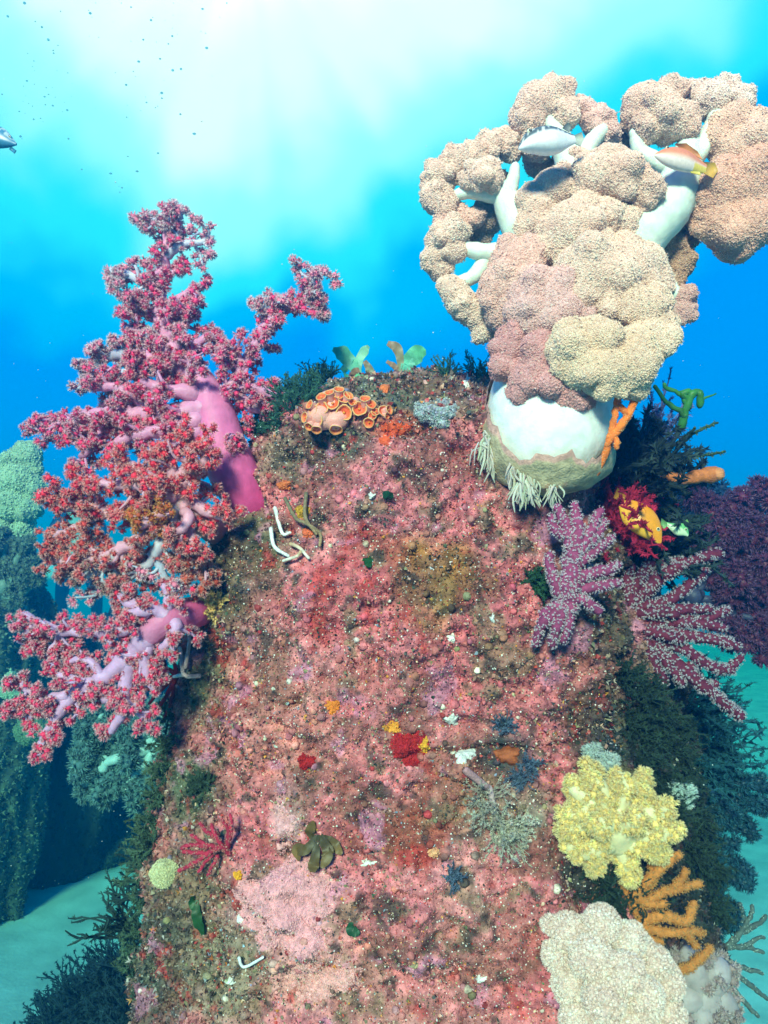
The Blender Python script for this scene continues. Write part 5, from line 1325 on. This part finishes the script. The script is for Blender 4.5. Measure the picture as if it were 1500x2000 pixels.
for lab, x, y in [('blue-grey starry alga tuft above the rust-brown disc', 985, 1420), ('blue-grey starry alga tuft right of the rust-brown disc', 1035, 1490), ('blue-grey starry alga tuft below the rust-brown disc', 1020, 1518), ('lavender starry alga tuft low right of the face', 880, 1710)]:
    p, n = at(x, y)
    bush('starry_alga', lab, 'seaweed', p, n, 40, .017, (.025, .04, .06), (.09, .13, .20), spread=.9, thick=1.4, lsize=5, leaf=2, u=.0006)
for lab, x, y, c in [('round dark green tufted alga left of the violet gorgonian', 1045, 1138, (.02, .06, .03)), ('dark tufted alga in the hollow of the lower left face', 400, 1540, (.03, .05, .03)), ('yellowish small polyp tuft on the upper left edge', 420, 1190, (.55, .34, .13))]:
    p, n = at(x, y)
    bush('tufted_alga', lab, 'seaweed', p, n, 70, .022, c, np.array(c) * 1.5, spread=.9, thick=3, lsize=6, leaf=3, u=.0006)
for lab, pts, c in [('frilly olive-brown weed above the magenta-pink crust', [[(622, 1630, 4), (610, 1650, 16), (592, 1672, 22), (588, 1685, 20)], [(624, 1632, 4), (622, 1660, 20), (606, 1690, 26), (604, 1705, 22)], [(628, 1632, 4), (645, 1660, 20), (648, 1685, 20)], [(626, 1630, 4), (630, 1655, 22), (636, 1690, 24)], [(632, 1632, 4), (655, 1650, 14), (668, 1668, 14)], [(620, 1628, 4), (612, 1618, 10), (618, 1608, 10)]], ((.06, .055, .025), (.30, .17, .05))),
                   ('flat dark green blade on the lower left of the face', [[(388, 1758, 4), (392, 1790, 12), (398, 1824, 10)], [(382, 1750, 3), (380, 1765, 8), (384, 1778, 8)]], ((.02, .08, .02), (.03, .12, .03))),
                   ('small emerald leaf near the centre of the upper face', [[(714, 1092, 2), (722, 1098, 8), (728, 1112, 8)]], ((.01, .07, .02), (.02, .12, .03))), ('small dark green leaf right of the magenta-pink crust', [[(686, 1800, 2), (692, 1810, 8), (700, 1816, 8)]], ((.02, .08, .03), (.03, .12, .05))),
                   ('tiny dark green leaf on the upper face near the white speck', [[(748, 962, 2), (754, 966, 8), (760, 972, 6)]], ((.01, .06, .03), (.02, .09, .03)))]:
    p0, n0 = at(*pts[0][0][:2])
    root = thing('frilly_weed', lab, 'seaweed', p0)
    for ln in pts:
        q = []
        for a in ln:
            p, n = at(a[0], a[1]); q.append(p + n * a[2] * .0006)
        w = np.array([3, 8, 11, 9, 3]) * .0006 if len(ln) > 2 else np.array([3, 8, 3]) * .0006
        mb = MB(); ribbon(mb, q, w, c[0], c[1], .3); mb.build('blade', M_LEAF, root)
p, n = at(975, 1610)
bush('feathery_hydroid', 'cottony grey-white hydroid on the lower right of the face left of the yellow coral', 'hydroid', p, n + RGT * .5, 90, .042, (.30, .25, .18), (.50, .46, .38), spread=.8, thick=.7, lsize=5, leaf=3, u=.0006)
p, n = at(945, 1560)
bush('feathery_hydroid', 'thinner cottony grey hydroid strands up left of the cottony grey-white one', 'hydroid', p, n, 50, .035, (.26, .2, .15), (.42, .38, .32), spread=.9, thick=.7, lsize=4, leaf=3, u=.0006)
twig('dusky pink worm-like tube on the lower right of the face among cottony hydroids', 'tube_worm', 'worm', [[(905, 1500, 4), (930, 1530, 10), (955, 1560, 10), (975, 1590, 6)]], 7, (.46, .22, .24), (.55, .40, .40), part='tube')
twig('thin white worm curled near the bottom left of the face', 'white_worm', 'worm', [[(473, 1866, 4), (485, 1876, 8), (500, 1880, 8), (516, 1877, 4)]], 3.2, (.84, .82, .80), part='body')
def ball():
    p, n, d = hit(325, 1706)
    root = thing('ball_sponge', 'round pale olive-cream sponge on the lower left edge of the pillar', 'sponge', p)
    lobed(root, 'body', [{'b': [(316, 1702, 0, 20), (322, 1715, -2, 18), (326, 1700, 2, 20), (312, 1712, 0, 16)], 'col': (.56, .50, .28)}], d - .012, (.56, .50, .28), (.74, .70, .5), amp=.05, fsz=3.6, sub=4, tmpl=T_OCT, bump=5, cvar=.2)
ball()

# ================================================================== FAR REEF ON THE LEFT
def boulder(label, c, r, col, seed, n=34000, sq=(1, 1, 1), sub=6, fl=.0085):
    v, f = ico(sub)
    k = 1 + .22 * fbm(v * 1.0 + seed, 1.6, 4, seed) + .10 * fbm(v + seed, 6, 3, seed + 3) + .03 * fbm(v + seed, 20, 3, seed + 5)
    V = np.asarray(c) + v * k[:, None] * np.asarray(r)
    C = np.clip(np.asarray(col)[None] * (1 + .9 * fbm(V, 5, 4, seed)[:, None]), .004, .9)
    root = thing('reef_boulder', label, 'reef rock', c)
    MB().add(V, f, C).build('rock', M_DARK, root)
    p, nn, idx = sample_tris(V, f, n)
    mb = MB()
    cc = C[f[idx, 0]] * (1 + .5 * rng.normal(0, 1, (n, 1)))
    h = n // 2
    scatter(mb, T_LEAF, p[:h], nn[:h], fl * (.5 + rng.random(h)), np.clip(cc[:h], .004, .9), np.clip(cc[:h] * 1.7, .004, .9), .6)
    scatter(mb, T_SPIKE, p[h:], nn[h:], fl * 1.6 * (.5 + rng.random(n - h)), np.clip(cc[h:], .004, .9), np.clip(cc[h:] * 1.5, .004, .9), .6)
    o = mb.build('weed_cover', M_DARK, root, smooth=False); o['kind'] = 'stuff'
    return root
boulder('tall weedy reef rock at the left margin carrying a pale cauliflower coral', P(-60, 1400, 3.1), (.30, .30, .86), (.09, .11, .085), 3)
boulder('low dark weedy reef rock in the lower left half buried in sand', P(60, 1500, 4.05), (.62, .40, .60), (.05, .065, .05), 8)
boulder('small dark reef lump on the sand right of the low weedy reef rock', P(205, 1640, 3.7), (.19, .2, .15), (.03, .042, .032), 15, 7000)
boulder('dark reef mound below the diver partly behind the lilac coral', P(215, 1440, 4.6), (.34, .3, .72), (.012, .02, .03), 21, 7000)
boulder('small weedy knoll beneath the tall left reef rock', P(110, 1500, 3.5), (.26, .25, .58), (.022, .032, .03), 27, 8000)
def far_heads(label, d, lobes, col, name='cauliflower_soft_coral'):
    root = thing(name, label, 'soft coral', P(lobes[0][0][0], lobes[0][0][1] + 40, d))
    lobed(root, 'polyp_head', [{'b': l, 'col': col} for l in lobes], d, col, np.minimum(np.asarray(col) * 1.2, .9), amp=.06, fsz=5.5, sub=4, tmpl=T_OCT, bump=7, dens=.6)
far_heads('hazy pale green cauliflower coral crowning the tall reef rock at the left margin', 2.9, [[(55, 890, 0, 26), (30, 900, 0, 24), (65, 915, 0, 18)], [(40, 935, -10, 30), (60, 950, -10, 22), (15, 940, -10, 28)], [(20, 985, -15, 32), (50, 995, -15, 26), (62, 970, -10, 18)], [(0, 930, 0, 30), (-15, 970, 0, 34)], [(0, 1030, -10, 26), (45, 1035, -10, 22), (70, 1000, 0, 14)]], (.34, .44, .30))
shade_coral('greenish branching soft coral under the hazy cauliflower coral at the left margin', 2.7, (0, 1150),
            [[(10, 1150), (30, 1100, 0), (55, 1060, 0)], [(10, 1150), (50, 1120, 0), (65, 1090, 0)], [(10, 1155), (40, 1160, 0), (70, 1130, 0)], [(5, 1150), (5, 1100, 0), (15, 1060, 0)], [(10, 1160), (40, 1190, 0), (50, 1200, 0)]], c0=(.09, .13, .10), c1=(.22, .28, .22), cb=(.16, .24, .22), cl=(10, 14), npol=14, tlen=(14, 30), name='far_soft_coral')
far_heads('small pale sponge-like soft coral lump on the low weedy reef rock', 3.6, [[(105, 1520, 0, 14), (100, 1535, 0, 14), (115, 1540, 0, 12), (108, 1552, 0, 10)]], (.40, .46, .34), 'pale_coral_lump')
far_heads('pale green coral lump at the left margin above the low weedy reef rock', 2.7, [[(22, 1330, 0, 16), (28, 1350, 0, 14), (15, 1350, 0, 14)]], (.30, .40, .30), 'pale_coral_lump')
far_heads('dim olive coral lump behind the left tip of the lilac coral', 2.7, [[(60, 1400, 0, 22), (75, 1425, 0, 24), (50, 1430, 0, 20)]], (.14, .20, .13), 'pale_coral_lump')

# ================================================================== THE DIVER
def diver():
    d = 7.4
    root = thing('person', 'scuba diver in a dark wetsuit hovering upright in hazy water behind the red corals', 'person', P(150, 1085, d))
    J = {'pel': (152, 1080, 0, .125), 'abd': (152, 1040, 0, .12), 'chest': (154, 1000, 0, .14), 'neck': (155, 970, -4, .06), 'head': (156, 945, -8, .085), 'top': (156, 928, -8, .07),
         'hl': (134, 1092, 0, .095), 'kl': (120, 1160, -14, .062), 'al': (120, 1228, 10, .045), 'tl': (112, 1240, -16, .035), 'hr': (172, 1092, 0, .095), 'kr': (188, 1160, -14, .062), 'ar': (190, 1228, 10, .045), 'tr': (196, 1240, -16, .035),
         'sl': (128, 995, 0, .065), 'el': (98, 1045, -10, .048), 'wl': (84, 1098, -24, .033), 'pl': (80, 1112, -28, .034), 'sr': (180, 995, 0, .065), 'er': (206, 1048, -8, .048), 'wr': (186, 1092, -40, .033), 'pr': (178, 1098, -46, .034)}
    E = [('pel', 'abd'), ('abd', 'chest'), ('chest', 'neck'), ('neck', 'head'), ('head', 'top'), ('pel', 'hl'), ('hl', 'kl'), ('kl', 'al'), ('al', 'tl'), ('pel', 'hr'), ('hr', 'kr'), ('kr', 'ar'), ('ar', 'tr'), ('chest', 'sl'), ('sl', 'el'), ('el', 'wl'), ('wl', 'pl'), ('chest', 'sr'), ('sr', 'er'), ('er', 'wr'), ('wr', 'pr')]
    for s, (dx, dy) in (('l', (-1, 2.2)), ('r', (-2, .8))):
        b = J['p' + s]
        for k in range(4):
            n1 = f'f{s}{k}'
            J[n1] = (b[0] + dx * 6 + (k - 1.5) * 3.2 * (1 if s == 'l' else .3), b[1] + dy * (7, 9, 8, 6)[k] * .8 + (0 if s == 'l' else (k - 1.5) * 3), b[2] - 4, .009); E.append(('p' + s, n1))
        J[f't{s}h'] = (b[0] + 7, b[1] + 3, b[2] - 6, .010); E.append(('w' + s, f't{s}h'))
    names = list(J); idx = {n: i for i, n in enumerate(names)}
    org = np.array(root.location)
    me = bpy.data.meshes.new('wetsuit_body')
    me.from_pydata([tuple(P(*J[n][:2], d + J[n][2] * U(d)) - org) for n in names], [(idx[a], idx[b]) for a, b in E], [])
    o = bpy.data.objects.new('wetsuit_body', me); COL.objects.link(o); o.parent = root
    sk = o.modifiers.new('skin', 'SKIN')
    for n, sv in zip(names, me.skin_vertices[0].data):
        sv.radius = (J[n][3], J[n][3]); sv.use_root = n == 'pel'
    o.modifiers.new('sub', 'SUBSURF').render_levels = 2
    ca = me.color_attributes.new('Col', 'FLOAT_COLOR', 'POINT')
    for a in ca.data: a.color = (.012, .018, .03, 1)
    me.materials.append(M_SUITP)
    u = U(d)
    mb = MB(); tube(mb, smooth_path(px3([(150, 985, -40), (151, 1030, -40), (152, 1082, -40)], d), 8), .088, (.35, .40, .42), 20); mb.build('air_tank', M_SKIN, root)
    mb = MB(); tube(mb, smooth_path(px3([(135, 990, -30), (108, 1040, -30), (100, 1090, -30), (108, 1112, -30)], d), 20), .012, (.02, .02, .02), 8); h = mb.build('hose', M_SUIT, root)
    mb = MB(); blob(mb, P(110, 1112, d - .15), .036, (.30, .75, .05), 3, .05); mb.build('spare_regulator', M_SKIN, h)
    mb = MB(); tube(mb, smooth_path(px3([(125, 1080, -20), (95, 1110, -30), (82, 1150, -30), (90, 1175, -30)], d), 20), .012, (.02, .02, .02), 8); h = mb.build('hose', M_SUIT, root)
    mb = MB(); tube(mb, px3([(80, 1155, -32), (84, 1168, -32), (92, 1182, -32)], d), .05, (.02, .022, .02), 16, 0, .5); blob(mb, P(86, 1168, d - .19), .036, (.30, .34, .04), 3, 0, 1, 1, (1, .4, 1.2)); mb.build('gauge_console', M_SUIT, h)
    mb = MB(); blob(mb, P(156, 943, d - .10), .07, (.02, .03, .03), 3, 0, 1, 1, (1.1, .6, .7)); mb.build('mask', M_EYE, root)
    for x in (108, 200):
        mb = MB(); s = 1 if x > 150 else -1
        q = px3([(x - s * 4, 1232, 0), (x + s * 6, 1240, -50), (x + s * 14, 1246, -95)], d)
        ribbon(mb, q, [.04, .08, .10], (.02, .03, .05), None, .05, .008); mb.build('fin', M_SUIT, root)
    mb = MB()
    sp = [tuple(P(62, 1122, d - .35)) + (.075,), tuple(P(82, 1120, d - .35)) + (.08,), tuple(P(98, 1118, d - .35)) + (.07,), tuple(P(72, 1132, d - .35)) + (.06,)]
    v, f = union_lobe(sp, 4, .08, 9, 5); mb.add(v, f, (.35, .60, .80))
    o = mb.build('mesh_bag', M_SKIN); tag(o, 'pale blue bag held by the diver beside the left reef rock', 'bag')
M_SUITP = mat('wetsuit_plain', 0.6, 0.3, var=0.15, vscale=20)
diver()

# ================================================================== BUBBLES AND DRIFTING SPECKS
def bubbles():
    mb = MB(); blob(mb, (0, 0, 0), 1.0, (.1, .5, .7), 2, .10, 1.5, 4)
    proto = mb.build('bubble', M_BUB); me = proto.data
    cl = [(95, 150, 55, 60, 34), (300, 170, 45, 55, 26), (370, 60, 45, 30, 14), (150, 40, 70, 30, 12), (240, 340, 40, 40, 10), (60, 200, 40, 20, 10), (120, 960, 18, 70, 26)]
    first = True
    for k, (cx, cy, sx, sy, n) in enumerate(cl):
        for _ in range(n):
            x, y = cx + rng.normal(0, sx), cy + rng.normal(0, sy)
            if k == 6: x = min(x, 150); d = 3.2
            else: x = max(x, 4); y = max(y, 6); d = .86 + rng.random() * .12
            p = P(x, y, d)
            if p[2] > 2.08: continue
            o = proto if first else proto.copy()
            if not first: COL.objects.link(o)
            first = False
            r = (.8 + 2.0 * rng.random() ** 3) * U(d) * (1 if k < 6 else .8)
            o.location = p; o.scale = (r * rng.uniform(.9, 1.3), r, r * rng.uniform(.7, 1.0))
            tag(o, 'tiny air bubble drifting in the bright water at upper left' if k < 6 else 'tiny bubble rising beside the hazy cauliflower coral', 'bubble', 'bubbles at upper left' if k < 6 else 'bubbles by the far coral')
bubbles()
def snow():
    mb = MB(); n = 420
    x = rng.uniform(0, 1500, n); y = rng.uniform(0, 2000, n); d = .75 + 2.2 * rng.random(n)
    p = np.array([P(a, b, c) for a, b, c in zip(x, y, d)])
    p = p[p[:, 2] < 2.08]
    p = p[p[:, 2] > .1]
    scatter(mb, T_OCT, p, np.tile(UPV, (len(p), 1)), .0012 + .0016 * rng.random(len(p)) ** 3, (.7, .75, .7), None, 1)
    tag(mb.build('marine_snow', M_FLAKE), kind='stuff')
snow()

#@@END

# ------------------------------------------------------------------ haze: the water itself, even from wall to wall
def haze():
    bm = bmesh.new()
    bmesh.ops.create_cube(bm, size=1.0)
    lo = np.array([-12.5, -0.9, -1.0]); hi = np.array([12.5, 17.5, 2.12])
    for v in bm.verts:
        v.co = Vector([float(lo[i] + (v.co[i] + .5) * (hi[i] - lo[i])) for i in range(3)])
    me = bpy.data.meshes.new('haze'); bm.to_mesh(me); bm.free()
    o = bpy.data.objects.new('haze', me); COL.objects.link(o)
    tag(o, kind='stuff')
    m = bpy.data.materials.new('water_haze'); m.use_nodes = True
    nt = m.node_tree; nt.nodes.clear()
    pv = nt.nodes.new('ShaderNodeVolumePrincipled')
    pv.inputs['Color'].default_value = HAZE_COL
    pv.inputs['Density'].default_value = HAZE_DEN
    pv.inputs['Anisotropy'].default_value = 0.55
    pv.inputs['Absorption Color'].default_value = HAZE_ABS
    out = nt.nodes.new('ShaderNodeOutputMaterial')
    nt.links.new(pv.outputs[0], out.inputs['Volume'])
    me.materials.append(m)
HAZE_COL, HAZE_DEN, HAZE_ABS = (0.0, 0.24, 0.60, 1), 0.225, (0.0, 0.95, 1.0, 1)
haze()
